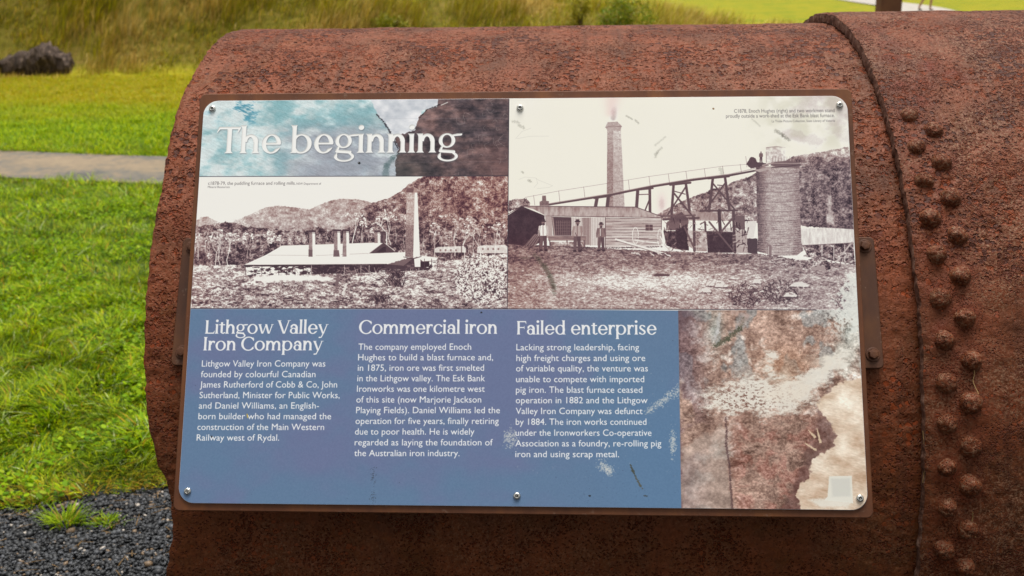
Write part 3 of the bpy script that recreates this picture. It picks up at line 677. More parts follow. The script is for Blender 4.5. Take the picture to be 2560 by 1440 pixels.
    S.poly(P([(500, 815), (552, 815), (552, 995), (510, 995)]), lambda x, y: .50+.12*np.sin((x-sx(500))*1.8)); S.seg(P([(556, 815), (556, 1000)]), 1, .4)
    def boards(x, y):
        r = ((y-(x-sx(655))*-.01)/7.2) % 1
        return .66-.28*(r < .16)+(fbm(x, y, 40, 3, seed=102)-.5)*.4
    S.poly(P([(655, 818), (1030, 815), (1030, 1000), (655, 1012)]), boards)
    S.poly(P([(922, 862), (970, 862), (970, 902), (922, 902)]), .25); S.seg(P([(946, 862), (946, 902)]), 1, .6); S.seg(P([(922, 882), (970, 882)]), 1, .6)
    S.seg(P([(655, 815), (655, 1010)]), 1.5, .25); S.seg(P([(1028, 815), (1028, 1000)]), 1.5, .3); S.seg(P([(150, 1000), (660, 1018), (1030, 1008)]), 2.5, .2, rough=1)
    for q in range(9): S.seg(P([(120+q*9, 1000), (185+q*6, 925)]), 1.2, .4+.2*(q % 2))
    S.poly(P([(275, 935), (528, 935), (528, 968), (275, 968)]), lambda x, y: .42+(fbm(x, y, 20, 2, seed=103)-.5)*.3); S.seg(P([(275, 935), (528, 936)]), 1, .7)
    for a in (285, 400, 515): S.seg(P([(a, 968), (a+4, 1015)]), 3, .3)
    S.poly(P([(285, 975), (515, 975), (515, 1010), (290, 1010)]), lambda x, y: forest(x, y, 104, .35, 1.), al=.7)
    # clutter and machinery in the shade between the sheds
    for q in range(190):
        x = rng.uniform(1045, 1600); y = rng.uniform(850, 1040); a = rng.normal()*.9
        if 1205 < x < 1330 and rng.random() < .6: continue
        S.seg(P([(x, y), (x+np.sin(a)*rng.uniform(8, 50), y-np.cos(a)*rng.uniform(8, 45))]), rng.uniform(.8, 3), rng.choice([.06, .1, .16, .3, .7]), al=.75, rough=.6, seed=q)
    S.poly(P([(1120, 900), (1195, 860), (1205, 1030), (1130, 1020)]), .10, al=.85, rough=2); S.poly(P([(1335, 930), (1500, 915), (1505, 1048), (1335, 1045)]), .13, al=.75, rough=2)
    for (q, w_) in (([(1345, 845), (1510, 1045)], 4), ([(1500, 820), (1425, 910)], 4), ([(1180, 880), (1250, 1030)], 4)): tl(q, w_, .3)
    # the cart
    for cx, cy, rx, ry in ((855, 935, 20, 55), (1018, 950, 15, 58)):
        S.seg([(sx(cx+rx*np.cos(a)), sy(cy+ry*np.sin(a))) for a in np.linspace(0, 6.3, 22)], 2.2, .82)
        for a in np.linspace(0, 3.0, 5): S.seg([(sx(cx+rx*np.cos(a)), sy(cy+ry*np.sin(a))), (sx(cx-rx*np.cos(a)), sy(cy-ry*np.sin(a)))], 1., .7)
    for pp in ([(850, 940), (1015, 950)], [(850, 965), (1010, 985)], [(830, 1025), (1000, 930)], [(870, 1000), (1010, 1035)], [(1010, 960), (1085, 1035)], [(1020, 940), (1060, 1035)], [(840, 1030), (940, 1000)]):
        S.seg(P(pp), 2.8, rng.uniform(.7, .85)); 
    S.seg(P([(860, 955), (1010, 965)]), 1.4, .25); S.seg(P([(725, 960), (1085, 1068)]), 5.5, .83); S.seg(P([(725, 968), (1080, 1074)]), 1.2, .3)
    for q in range(16):
        x = 830+q*18; S.seg(P([(x, 1052+rng.normal()*6), (x+20, 1064+rng.normal()*6)]), 3, rng.choice([.2, .3, .75]), rough=1, seed=q)
    # the men
    man(S, sx(243), sy(1030), 75, shirt=.86, trous=.30); S.seg(P([(213, 900), (218, 1030)]), 1.6, .2)
    man(S, sx(468), sy(1035), 76, shirt=.62, trous=.30, lean=1); S.seg(P([(455, 915), (510, 1032)]), 1.6, .25)
    man(S, sx(627), sy(1032), 68, shirt=.42, trous=.30); S.seg(P([(622, 890), (622, 935)]), 1.6, .85)
    # posts, rocks, bushes in the foreground
    S.seg(P([(1745, 1010), (1745, 1078)]), 10, .42); S.seg(P([(1738, 1010), (1738, 1078)]), 2, .7)
    S.seg(P([(1630, 1055), (1900, 1095), (2040, 1130)]), 3, .3, al=.8, rough=1.5)
    S.poly(P([(2000, 1095), (2080, 1080), (2140, 1110), (2150, 1160), (2060, 1175), (1960, 1150)]), lambda x, y: forest(x, y, 106, .4, 1.2)); S.seg(P([(2040, 1150), (2095, 1150)]), 13, .55, rough=1)
    for q in range(90):
        x = rng.uniform(1930, 2140); y = rng.uniform(640, 668); S.seg([(x, y), (x+rng.normal()*7, y+rng.normal()*3)], rng.uniform(1, 3.5), rng.choice([.15, .22, .8]), al=.7, rough=1, seed=q)
    S.poly(P([(968, 1198), (1000, 1186), (1085, 1192), (1080, 1204), (990, 1208)]), .25, rough=1)
    for (cx, cy, rx, ry, n) in ((1580, 1340, 110, 80, 420), (1820, 1320, 120, 75, 420), (2240, 1350, 70, 90, 160)):
        for q in range(n):
            a = rng.uniform(0, 6.28); r = np.sqrt(rng.random()); x = cx+rx*r*np.cos(a); y = cy+ry*r*np.sin(a)
            S.seg(P([(x, y), (x+rng.normal()*14, y-abs(rng.normal())*16)]), rng.uniform(.8, 2.4), rng.choice([.12, .16, .22, .3, .55]), al=.85)
    for (x, y, w) in ((1320, 1300, 40), (1420, 1265, 45), (1940, 1262, 70), (1880, 1330, 50), (1660, 1240, 30), (1350, 1255, 30)):
        S.poly(P([(x-w, y+12), (x-w*.5, y-14), (x+w*.3, y-20), (x+w, y+4), (x+w*.8, y+16)]), .80, rough=1.5, soft=1); S.seg(P([(x-w, y+17), (x+w, y+18)]), 2.5, .25, rough=1)
    for q in range(160):
        x = rng.uniform(1200, 2000); y = rng.uniform(1220, 1425); S.seg(P([(x, y), (x+rng.normal()*20, y+rng.normal()*6)]), rng.uniform(1, 3), rng.choice([.25, .35, .85, .9]), al=.6, rough=1, seed=q)
    for q in range(22):
        x = rng.uniform(1060, 1450); y = rng.uniform(1150, 1290); S.seg(P([(x, y), (x+30+rng.normal()*10, y-45)]), .8, .4, al=.6)
    S.a = np.clip(S.a + (fbm(X, Y, 1.6, seed=78, octs=1)-.5)*.05, 0, 1)
    pink = np.clip(.30-.5*sstep(1280, 1500, X)*sstep(620, 300, Y)*0 + .25*sstep(1450, 1300, X)*sstep(560, 640, Y)-.45*sstep(1700, 2050, X)*sstep(360, 480, Y)+.1*sstep(600, 700, Y), 0, 1)
    C = duotone(S.a, pink)
    # warm cream cast of the sky, pink smoke
    w = sstep(.75, 1., S.a)*sstep(620, 500, Y)
    C = C*(1-w[..., None]) + C*rgb(255, 254, 247)*w[..., None]
    sm = np.exp(-((X-(1528+.1*(300-Y)))/(9+.2*np.clip(306-Y, 0, 99)))**2)*sstep(300, 285, Y)*.35+.35*np.exp(-((X-1656)/11)**2-((Y-510)/24)**2)
    C = mixc(C, rgb(236, 190, 190), sm)
    sm = sstep(.3, .7, fbm(X, Y, 40, 30, seed=107))*sstep(1850, 1950, X)*sstep(395, 350, Y)*.25
    C = mixc(C, rgb(176, 172, 140), sm)
    # grey-green mould stains
    S.a = C
    for pts, wd, al in (([(1340, 640), (1352, 648)], 9, .6), ([(1348, 652), (1362, 668), (1374, 690), (1384, 715), (1388, 735)], 9, .6), ([(1365, 662), (1378, 690), (1390, 720)], 9, .6), ([(1306, 646), (1326, 646)], 5, .5),
                        ([(1655, 372), (1640, 388)], 4, .45), ([(1640, 365), (1665, 345)], 3, .35), ([(1325, 452), (1330, 455)], 4, .7), ([(1308, 431), (1311, 433)], 2.5, .6), ([(1568, 292), (1582, 300)], 2, .7), ([(1590, 303), (1598, 310)], 3, .6),
                        ([(1940, 330), (1958, 342), (1972, 352)], 6, .6), ([(1880, 300), (1900, 318)], 2, .4), ([(1640, 395), (1645, 385)], 3, .5), ([(1300, 315), (1312, 320)], 6, .35), ([(1285, 305), (1300, 308)], 5, .3), ([(1803, 425), (1806, 437)], 8, .3)):
        S.seg(pts, wd, rgb(78, 74, 62), al=al*.6, soft=2.2, rough=wd*.45, seed=int(pts[0][0]))
    for pts in ([(1300, 450), (1315, 444), (1340, 446), (1350, 452), (1375, 462), (1384, 466), (1375, 470), (1345, 473)], [(1343, 446), (1347, 460), (1338, 470)], [(1295, 348), (1330, 342), (1374, 342)], [(1292, 348), (1308, 330), (1330, 322)]):
        S.seg(pts, .7, rgb(190, 186, 178), al=.5)
    S.seg([(1784, 274.5), (1785, 275)], 4, rgb(120, 84, 40), al=.9)
    return S, S.a

def print_image():
    img = np.zeros((TH, TW, 3)) + rgb(240, 238, 234)
    full = Sheet(440, 230, 2185, 1290); X, Y = full.X, full.Y
    assert X.shape == (TH, TW)
    A = np.zeros((TH, TW, 3))
    # ---------- header wash
    S = Sheet(495, 240, 1276, 443); x, y = S.X, S.Y
    n1 = fbm(x, y, 70, 45, seed=1, octs=5, gain=.6); n2 = fbm(x, y, 26, 14, seed=2, octs=4); n3 = fbm(x, y, 120, 80, seed=3, octs=3); fib = fbm(x+y*.3, y-x*.4, 14, 2.5, seed=4, octs=3)
    c = mixc(np.zeros(x.shape+(3,))+rgb(226, 238, 240), rgb(136, 182, 190), sstep(.36, .72, n1*.6+n2*.4+.10*np.exp(-((x-730)/70)**2-((y-285)/30)**2)))
    c = mixc(c, rgb(46, 128, 158), .8*sstep(.52, .68, n2*.7+fib*.3+.20*np.exp(-((x-612)/26)**2-((y-278)/22)**2)-.05)*sstep(700, 620, x)*sstep(330, 290, y))
    c = mixc(c, rgb(96, 150, 162), .6*np.exp(-((x-900)/60)**2-((y-290)/35)**2))
    c = mixc(c, rgb(158, 162, 176), .85*sstep(640, 800, x)*sstep(290, 350, y)*sstep(.25, .6, n3*.6+n1*.4+.12))
    c = mixc(c, rgb(232, 242, 244), .7*sstep(.55, .75, fbm(x, y, 60, 30, seed=6)+.25*sstep(580, 520, x)))
    c = c + (fib[..., None]-.5)*.12 + (n2[..., None]-.5)*.16 + (fbm(x, y, 2, seed=5, octs=2)[..., None]-.5)*.08
    S.a = c
    S.poly([(930, 246), (1130, 246), (1110, 262), (1060, 275), (1050, 300), (1040, 330), (1010, 345), (985, 340), (968, 310), (945, 285)], lambda x, y: rgb(222, 225, 232)+(fbm(x, y, 22, 16, seed=8, octs=4)[..., None]-.5)*rgb(90, 80, 70), soft=1, rough=3, rs=7)
    torn = [(1100, 246), (1278, 246), (1278, 445), (992, 445), (992, 400), (1000, 372), (988, 345), (1010, 336), (1040, 326), (1052, 292), (1068, 276), (1095, 268)]
    def brown(x, y):
        a = fbm(x, y, 40, 22, seed=10, octs=4); b = fbm(x, y, 26, 4, seed=11, octs=3)
        a3 = fbm(x, y, 20, 14, seed=141, octs=5, gain=.7); c = rgb(92, 74, 78) + (a[..., None]-.5)*rgb(120, 84, 66) + (b[..., None]-.5)*rgb(40, 34, 34) + (a3[..., None]-.5)*rgb(130, 110, 100)
        c = mixc(c, rgb(118, 84, 84), .6*sstep(1150, 1275, x)*sstep(300, 420, y)); c = mixc(c, rgb(72, 78, 76), .5*sstep(1150, 1000, x)*sstep(350, 430, y))
        return c
    S.poly(torn, brown, soft=.7, rough=3.5, rs=5)
    S.seg([(1104, 262), (1070, 275), (1052, 296)], 2.4, rgb(40, 34, 40), al=.7, rough=1.2); S.seg([(940, 282), (962, 305), (975, 325), (985, 345), (998, 372)], [1.5, 3, 5, 5, 4], rgb(50, 46, 56), al=.85, rough=1.8, seed=2)
    S.seg([(966, 445), (970, 415), (985, 396), (1000, 385)], [16, 14, 10, 3], rgb(84, 108, 112), al=.55, soft=3, rough=3)
    for yy in (298, 407): S.seg([(700, yy), (1275, yy-1)], 1, rgb(150, 150, 160), al=.25)
    rng = np.random.default_rng(3)
    for q in range(26):
        xx, yy = rng.uniform(1150, 1270), rng.uniform(255, 435); a = rng.uniform(0, 6.28); L = rng.uniform(5, 22)
        S.seg(curvy([(xx, yy), (xx+np.cos(a)*L, yy+np.sin(a)*L), (xx+np.cos(a+.8)*L*1.4, yy+np.sin(a+.8)*L*1.4)], 4), .6, rgb(190, 180, 176), al=.45)
    S.seg([(1106, 264), (1122, 257)], 2, rgb(215, 210, 205)); S.seg([(900.5, 408), (901, 408.3)], 6, rgb(20, 22, 26)); S.seg([(899, 407), (899.4, 407)], 1.6, rgb(190, 190, 190))
    img[S.v0:S.v1, S.u0:S.u1] = S.a
    def blit(S, C, poly):
        m = Sheet(*[0, 0, 1, 1]) if False else S
        T = np.zeros(S.X.shape); keep = S.a; S.a = T; S.poly(poly, 1.); T = S.a; S.a = keep
        v = (slice(S.v0, S.v1), slice(S.u0, S.u1))
        img[v] = img[v]*(1-T[..., None]) + C*T[..., None]
    S, C = left_photo(); blit(S, C, [(470, 442), (1273.5, 442), (1271, 772.5), (470, 771.5)])
    S, C = right_photo(); blit(S, C, [(1276, 230), (2190, 230), (2190, 776), (1271, 773)])
    # ---------- blue text field
    S = Sheet(440, 771, 1706, 1276); x, y = S.X, S.Y
    n = fbm(x, y, 260, 190, seed=12, octs=3); fine = fbm(x, y, 3, seed=13, octs=2); pap = fbm(x, y, 60, 40, seed=14, octs=3)
    c = mixc(np.zeros(x.shape+(3,))+rgb(98, 126, 160), rgb(108, 120, 158), sstep(.34, .68, n*.75+pap*.25+.10*np.exp(-((x-1000)/330)**2-((y-900)/130)**2)-.10*sstep(1350, 1700, x)-.08*sstep(1130, 1260, y)-.08*sstep(540, 460, x)))
    c = mixc(c, rgb(90, 128, 166), .5*sstep(1400, 1650, x)*sstep(850, 1100, y)); c = c + (fine[..., None]-.5)*.035
    S.a = c
    gl = rgb(206, 208, 206); rng = np.random.default_rng(11)
    for q in range(1100):       # sun-bleached and abraded flecks
        k = rng.choice(5, p=[.30, .17, .2, .2, .13])
        if k == 0: t = rng.random(); xx, yy = 1620+t*85+rng.normal()*4, 1030-t*60+rng.normal()*(3+5*t)
        elif k == 1: xx, yy = 1684+rng.normal()*3.5, 1108+rng.normal()*16
        elif k == 2: xx, yy = 1278+rng.normal()*9, 1092+rng.normal()*12
        elif k == 3: t = rng.random(); xx, yy = 1502+t*30+rng.normal()*4, 1160+t*20+rng.normal()*7
        else: xx, yy = rng.uniform(1290, 1690), rng.uniform(900, 1200)
        S.seg([(xx, yy), (xx+rng.normal()*1.2, yy+rng.normal())], rng.uniform(.6, 2.6), gl, al=.55 if k < 4 else .2)
    for q in range(240):
        k = rng.integers(3); xx, yy = ((936+rng.normal()*4, rng.choice([1190, 1245])+rng.normal()*10), (1480+rng.normal()*60, 1230+rng.normal()*22), (1020+rng.normal()*60, rng.uniform(1040, 1060)))[k]
        S.seg([(xx, yy), (xx+rng.normal(), yy+rng.normal())], rng.uniform(.5, 1.8), rgb(62, 70, 84), al=.75 if k == 0 else .25)
    S.seg([(1578, 1162), (1584, 1176), (1590, 1190)], [2.5, 6, 3], rgb(72, 76, 66), al=.9, rough=1.6, seed=1); S.seg([(1592, 1194), (1600, 1208), (1608, 1222)], [3, 6, 1.5], rgb(88, 88, 76), al=.9, rough=2, seed=2); S.seg([(1612, 1239), (1619, 1240)], 3, rgb(60, 62, 58), al=.8, rough=1)
    for (a, b) in ((1206, 782), (531, 1092), (1476, 1239)): S.seg([(a, b), (a+1, b+.5)], 4, rgb(34, 34, 38), al=.9, rough=.8)
    S.seg([(620, 1036), (621.5, 1044)], 3, rgb(212, 176, 60), al=.9)
    for q in range(60): xx, yy = rng.uniform(460, 1690), rng.uniform(780, 1255); S.seg([(xx, yy), (xx+.5, yy)], rng.uniform(.8, 1.8), rgb(58, 66, 86), al=.6)
    blit(S, S.a, [(430, 772.5), (1272, 774.3), (1697, 777.5), (1705, 1290), (430, 1290)])
    # ---------- rust and torn-paper panel at lower right
    S = Sheet(1696, 774, 2175, 1280); x, y = S.X, S.Y
    a = fbm(x, y, 90, 70, seed=15, octs=5, gain=.55); b = fbm(x, y, 34, 8, seed=16, octs=4); f = fbm(x, y, 2.6, seed=17, octs=2); g = fbm(x, y, 45, seed=18, octs=3)
    a2 = fbm(x+40*g, y-30*g, 38, 30, seed=115, octs=6, gain=.68); gr2 = fbm(x, y, 5, 4, seed=116, octs=3, gain=.7); z2 = fbm(x, y, 70, 55, seed=117, octs=3)
    c = rgb(172, 140, 126) + (a2[..., None]-.5)*rgb(200, 190, 180) + (b[..., None]-.5)*rgb(40, 40, 40) + (gr2[..., None]-.5)*rgb(130, 120, 110)
    c = mixc(c, rgb(196, 186, 178)+(a2[..., None]-.5)*.9+(gr2[..., None]-.5)*.5, .75*sstep(.53, .66, a2*.6+z2*.4))
    c = mixc(c, rgb(150, 160, 164)+(gr2[..., None]-.5)*.5, .6*sstep(.54, .64, fbm(x, y, 44, 60, seed=118, octs=4))*sstep(1010, 900, y))
    c = mixc(c, rgb(134, 80, 68)+(gr2[..., None]-.5)*.5+(a2[..., None]-.5)*.6, .7*sstep(.42, .56, z2*.5+a2*.5)*sstep(1800, 1870, x)*sstep(1010, 1090, y)*sstep(2100, 2030, x))
    c = mixc(c, rgb(110, 84, 96)+(gr2[..., None]-.5)*.4, .6*sstep(1800, 1700, x)*sstep(.36, .52, z2))
    c = mixc(c, rgb(84, 66, 78), .5*sstep(1750, 1700, x)*sstep(860, 780, y))
    c = mixc(c, rgb(156, 172, 168)+(gr2[..., None]-.5)*.6, .75*np.exp(-((x-2125)/26)**2-((y-835)/50)**2)+.6*np.exp(-((x-1790)/20)**2-((y-820)/45)**2))
    c = mixc(c, rgb(182, 132, 100)+(gr2[..., None]-.5)*.5, .6*np.exp(-((x-1960)/70)**2-((y-930)/60)**2))
    c = mixc(c, rgb(222, 218, 208)+(gr2[..., None]-.5)*.5+(a2[..., None]-.5)*.4, .8*sstep(.35, .8, sstep(2010, 2140, x)*sstep(1000, 880, y)*.75+(z2-.5)*1.2+(a2-.5)*.8))
    S.a = c
    # pale worn sweep
    sw = .7*np.exp(-((x-1960)/120)**2-((y-1010)/45)**2)+1.15*np.exp(-((x-1850)/110)**2-((y-(985-.25*(x-1850)))/44)**2)+1.05*np.exp(-((x-2020)/80)**2-((y-(960-.7*(x-2020)))/36)**2)+.9*np.exp(-((x-1925)/26)**2-((y-890)/38)**2)+.6*np.exp(-((x-2100)/50)**2-((y-900)/40)**2)
    w = .95*sstep(.44, .68, sw*.44+.95*fbm(x, y, 34, 15, seed=19, octs=7, gain=.80)-.24)
    S.a = mixc(S.a, rgb(240, 236, 226), .93*w)
    w = sstep(.56, .62, fbm(x, y, 6, 3.4, seed=20, octs=4, gain=.7))*np.exp(-((x-1870)/110)**2-((y-1000)/45)**2); S.a = mixc(S.a, rgb(118, 78, 66), .9*w)
    w = .55*sstep(.3, .8, np.exp(-((x-1960)/90)**2-((y-985)/60)**2)*.6+np.exp(-((x-2060)/70)**2-((y-900)/45)**2)*.6+(fbm(x, y, 40, 30, seed=119, octs=5, gain=.65)-.5)); S.a = mixc(S.a, rgb(238, 226, 210), w)
    S.poly([(1822, 1060), (1830, 1050), (1826, 1180), (1836, 1290), (1700, 1290), (1704, 1120), (1760, 1090)], lambda x, y: rgb(176, 158, 148)+(fbm(x, y, 30, 24, seed=23, octs=6, gain=.7)[..., None]-.5)*rgb(250, 230, 220), al=.6, soft=5, rough=14, rs=20)
    S.seg([(1815, 1045), (1818, 1080), (1816, 1110), (1824, 1160), (1826, 1200), (1832, 1270)], [3, 4, 5, 4, 4, 5], rgb(84, 58, 60), al=.7, soft=1.5, rough=2.4)
    edge = [(2064, 988), (2090, 960), (2150, 945), (2180, 980), (2190, 1290), (2004, 1290), (1990, 1234), (2000, 1205), (2022, 1195), (2030, 1150), (2052, 1135), (2088, 1115), (2080, 1105), (2090, 1090), (2078, 1060), (2050, 1025), (2040, 1010)]
    S.poly([(1950, 1290), (1992, 1180), (2030, 1100), (2045, 1030), (2090, 1062), (2096, 1095), (2092, 1120), (2050, 1150), (2030, 1200), (2000, 1240), (2010, 1290)], lambda x, y: rgb(96, 66, 62)+(fbm(x, y, 10, seed=24)[..., None]-.5)*.5, al=.6, soft=7, rough=14, rs=12)
    S.poly(edge, lambda x, y: rgb(232, 212, 190)+(fbm(x, y, 60, 40, seed=25, octs=6, gain=.66)[..., None]-.5)*rgb(110, 150, 170)+(fbm(x+y, y-x*.3, 12, 2.2, seed=26, octs=2)[..., None]-.5)*rgb(30, 30, 34), soft=1.6, rough=7, rs=10, al=.92)
    for p1 in ([(2042, 1072), (2050, 1105)], [(2020, 1075), (2036, 1092)], [(2012, 1108), (2038, 1124)]): S.seg(p1, [2, 6], rgb(224, 200, 170), al=.9, rough=1)
    S.seg([(1862, 796), (1850, 822), (1820, 848), (1788, 866)], [3, 9, 11, 8], rgb(84, 84, 66), al=.8, soft=2.5, rough=5, seed=4); S.seg([(1800, 786), (1795, 830), (1786, 850)], 9, rgb(214, 212, 212), al=.7, soft=3, rough=4); S.seg([(1832, 780), (1870, 790), (1850, 812)], 12, rgb(200, 172, 164), al=.5, soft=3, rough=4)
    w = sstep(.50, .56, fbm(x, y, 5, seed=27, octs=2))*sstep(2030, 2100, x)*sstep(880, 800, y); S.a = mixc(S.a, rgb(240, 240, 234), .8*w)
    S.poly([(2072, 1190), (2128, 1189), (2131, 1252), (2132, 1257), (2060, 1250), (2068, 1240)], rgb(232, 230, 220), al=.95, soft=.8, rough=.8); S.poly([(2020, 1248), (2060, 1246), (2130, 1254), (2120, 1266), (2050, 1268)], rgb(236, 234, 224), al=.8, soft=4, rough=4)
    S.poly([(2076, 1196), (2124, 1195), (2126, 1240), (2080, 1241)], rgb(206, 205, 198), al=.6, soft=3, rough=2)
    blit(S, S.a, [(1697, 777), (2200, 777), (2200, 1290), (1705, 1290)])
    # wear at the right edge, over photo and panel
    F = Sheet(2020, 660, 2180, 900); v = (slice(F.v0, F.v1), slice(F.u0, F.u1)); x, y = F.X, F.Y
    w = sstep(.46, .58, fbm(x, y, 8, seed=28, octs=4)*.6+.55*np.exp(-((x-2145)/60)**2-((y-760)/70)**2)-.04)*sstep(2040, 2090, x+.3*(760-y))
    img[v] = mixc(img[v], rgb(232, 234, 228), .85*w)
    # ---------- rules between the fields
    L = Sheet(440, 230, 2185, 1290); L.a = img
    k = rgb(52, 46, 60)
    L.seg([(495, 441), (1273, 441)], 1.5, k); L.seg([(1275.5, 240), (1271, 773)], 1.5, k); L.seg([(470, 771.3), (1271, 772.8), (2040, 776.3)], 1.7, k); L.seg([(1697.5, 778), (1705, 1270)], .8, k, al=.4)
    img = L.a
    # ---------- lettering
    cov = np.zeros((TH, TW), np.float32)
    z3 = lambda a, b: (440+a/2.824, 770+b/2.824)
    z4 = lambda a, b: (1270+a/2.753, 770+b/2.753)
    col1 = [("Lithgow Valley Iron Company was", 187, 1062, 415), ("founded by colourful Canadian", 180, 992, 490), ("James Rutherford of Cobb & Co, John", 173, 1145, 563), ("Sutherland, Minister for Public Works,", 170, 1163, 638), ("and Daniel Williams, an English-", 165, 1017, 712), ("born builder who had managed the", 162, 1103, 787), ("construction of the Main Western", 155, 1053, 863), ("Railway west of Rydal.", 150, 735, 938)]
    col2 = [("The company employed Enoch", 1295, 2092, 297), ("Hughes to build a blast furnace and,", 1293, 2247, 371), ("in 1875, iron ore was first smelted", 1291, 2183, 445), ("in the Lithgow valley. The Esk Bank", 1288, 2190, 519), ("Ironworks was one kilometre west", 1285, 2188, 593), ("of this site (now Marjorie Jackson", 1281, 2163, 669), ("Playing Fields). Daniel Williams led the", 1279, 2295, 744), ("operation for five years, finally retiring", 1275, 2287, 820), ("due to poor health. He is widely", 1271, 2115, 895), ("regarded as laying the foundation of", 1269, 2245, 971), ("the Australian iron industry.", 1266, 2010, 1047)]
    col3 = [("Lacking strong leadership, facing", 65, 908, 293), ("high freight charges and using ore", 65, 950, 367), ("of variable quality, the venture was", 63, 968, 438), ("unable to compete with imported", 63, 943, 512), ("pig iron. The blast furnace ceased", 62, 930, 585), ("operation in 1882 and the Lithgow", 61, 966, 657), ("Valley Iron Company was defunct", 61, 932, 731), ("by 1884. The iron works continued", 61, 958, 805), ("under the Ironworkers Co-operative", 60, 993, 880), ("Association as a foundry, re-rolling pig", 58, 1060, 953), ("iron and using scrap metal.", 58, 770, 1027)]
    for z, col in ((z3, col1), (z3, col2), (z4, col3)):
        for t, a, b, yb in col: (xa, ya), (xb, _) = z(a, yb), z(b, yb); text_cover(t, xa, ya, xb, ya, 12.3, cov)
    cov = np.maximum(cov, blur(cov, 1)*1.45-.25).clip(0, 1)
    for t, p0, p1, z, h in (("Lithgow Valley", (205, 182), (1078, 182), z3, 23.6), ("Iron Company", (193, 300), (1042, 300), z3, 23.6), ("Commercial iron", (1296, 183), (2280, 184), z3, 23.6), ("Failed enterprise", (64, 184), (1030, 185), z4, 23.6)):
        (xa, ya), (xb, yb) = z(*p0), z(*p1); cov = np.maximum(cov, word_cover(t, xa, xb, (ya, yb), h, None))
    img = mixc(img, rgb(243, 244, 246), cov*.97)
    z1 = lambda a, b: (480+a/2.667, 240+b/2.667)
    z2 = lambda a, b: (1270+a/2.667, 240+b/2.667)
    cov = np.zeros((TH, TW), np.float32)
    for t, a, b, yb, z, h in (("c1878-79, the puddling furnace and rolling mills.", 112, 697, 592, z1, 6.4), ("NSW Department of", 703, 868, 592, z1, 4), ("Mineral Resources", 110, 256, 613, z1, 4), ("C1878, Enoch Hughes (right) and two workmen stand", 1510, 2175, 120, z2, 7.0), ("proudly outside a work-shed at the Esk Bank blast furnace.", 1456, 2176, 153, z2, 7.0), ("La Trobe Picture Collection, State Library of Victoria", 1760, 2177, 184, z2, 4.4)):
        (xa, ya), (xb, _) = z(a, yb), z(b, yb); text_cover(t, xa, ya, xb, ya-(1. if z is z2 else 0), h, cov)
    img = mixc(img, rgb(92, 84, 88), cov*.85)
    # title, printed with a soft bevel
    (xa, ya), (xb, yb) = z1(168, 381), z1(1796, 379)
    M = word_cover("The beginning", xa, xb, (ya, yb), 46.5, None)
    B1 = blur(M, 2); sh = np.roll(np.roll(B1, 3, 0), 2, 1)
    img = mixc(img, rgb(96, 96, 104), np.clip(sh*.60, 0, 1)*(1-M))
    gy = np.roll(B1, 2, 0)-np.roll(B1, -2, 0)
    face = rgb(250, 250, 248)+np.clip(gy, 0, 1)[..., None]*.05*0 - np.clip(-gy*1.0+(np.roll(B1, 2, 1)-np.roll(B1, -2, 1))*-.5, 0, .5)[..., None]*.34
    img = img*(1-M[..., None])+face*M[..., None]
    return np.clip(img, 0, 1)
# ------------------------------------------------------------------ ground, path, gravel
def fnoise(x, y, s, seed=0, octs=4): return fbm(np.asarray(x, float)+500, np.asarray(y, float)+500, s, seed=seed, octs=octs)
def bank_h(x, y):
    """a low mound behind the lawn: high on the left, running out to the right"""
    foot = 16.0+.04*(x+6)+1.1*(fnoise(x, y*0, 6, 3)-.5)
    amp = np.clip((5.6-x)/6.2, 0, 1)**.75
    amp = np.where(x < -.6, 1+(-.6-x)*.22, amp); amp = np.minimum(amp, 3.2)
    d = np.clip((y-foot)/4.2, 0, 1); d = d*d*(3-2*d)
    back = sstep(46, 34, y)
    return amp*d*back*1.05
def gz(x, y): return (fnoise(x, y, 1.3, 7)-.5)*.05*np.clip((y-.8)/1.5, 0, 1)+.02*(fnoise(x, y, .35, 8)-.5)
def path_mid(x): return np.interp(x, [-12, -4.4, 0, 3, 6, 9], [8.9, 6.98, 5.95, 5.1, 3.9, 2.2])
xs = np.concatenate([-np.geomspace(400, 12, 24), np.arange(-11.5, 12, .16), np.geomspace(12.5, 400, 24)])
ys = np.concatenate([-np.geomspace(60, 6, 10), np.arange(-5.5, 22, .16), np.geomspace(22.5, 500, 44)])
GX, GY = np.meshgrid(xs, ys, indexing='ij')
GZ = gz(GX, GY)*(np.abs(GX) < 40)
dpath = np.abs(GY-path_mid(GX))
GZ = np.where(dpath < .75, GZ*.2-.025, GZ)
GZ = np.where(GY < .95, -.012, GZ)
GZ = np.where(GY > 14, bank_h(GX, GY)-.01, GZ)
far = 3.5*sstep(90, 300, GY); GZ = GZ+far
N = NT('grass_ground'); sepn = N.n('SeparateXYZ'); N.l(N.co, sepn.inputs[0])
n1 = N.noise(.5, 5, .6); n2 = N.noise(6, 5, .65); n3 = N.noise(45, 4, .7, co=N.scaled(1, 1, .2)); n4 = N.noise(.22, 4, .6, co=N.scaled(1, 3.5, 1))
lawn = N.ramp(n2, (.3, (.06, .12, .004)), (.5, (.10, .18, .005)), (.7, (.16, .24, .008)))
dry = N.ramp(N.math('ADD', N.math('MULTIPLY', n2, .5), N.math('MULTIPLY', n4, .5)), (.34, (.14, .19, .005)), (.50, (.25, .23, .006)), (.66, (.32, .26, .012)))
yy = N.math('ADD', sepn.outputs[1], N.math('MULTIPLY', N.math('SUBTRACT', n1, .5), 3.))
c = N.mix(N.mr(yy, 9.6, 12.4), lawn, dry)
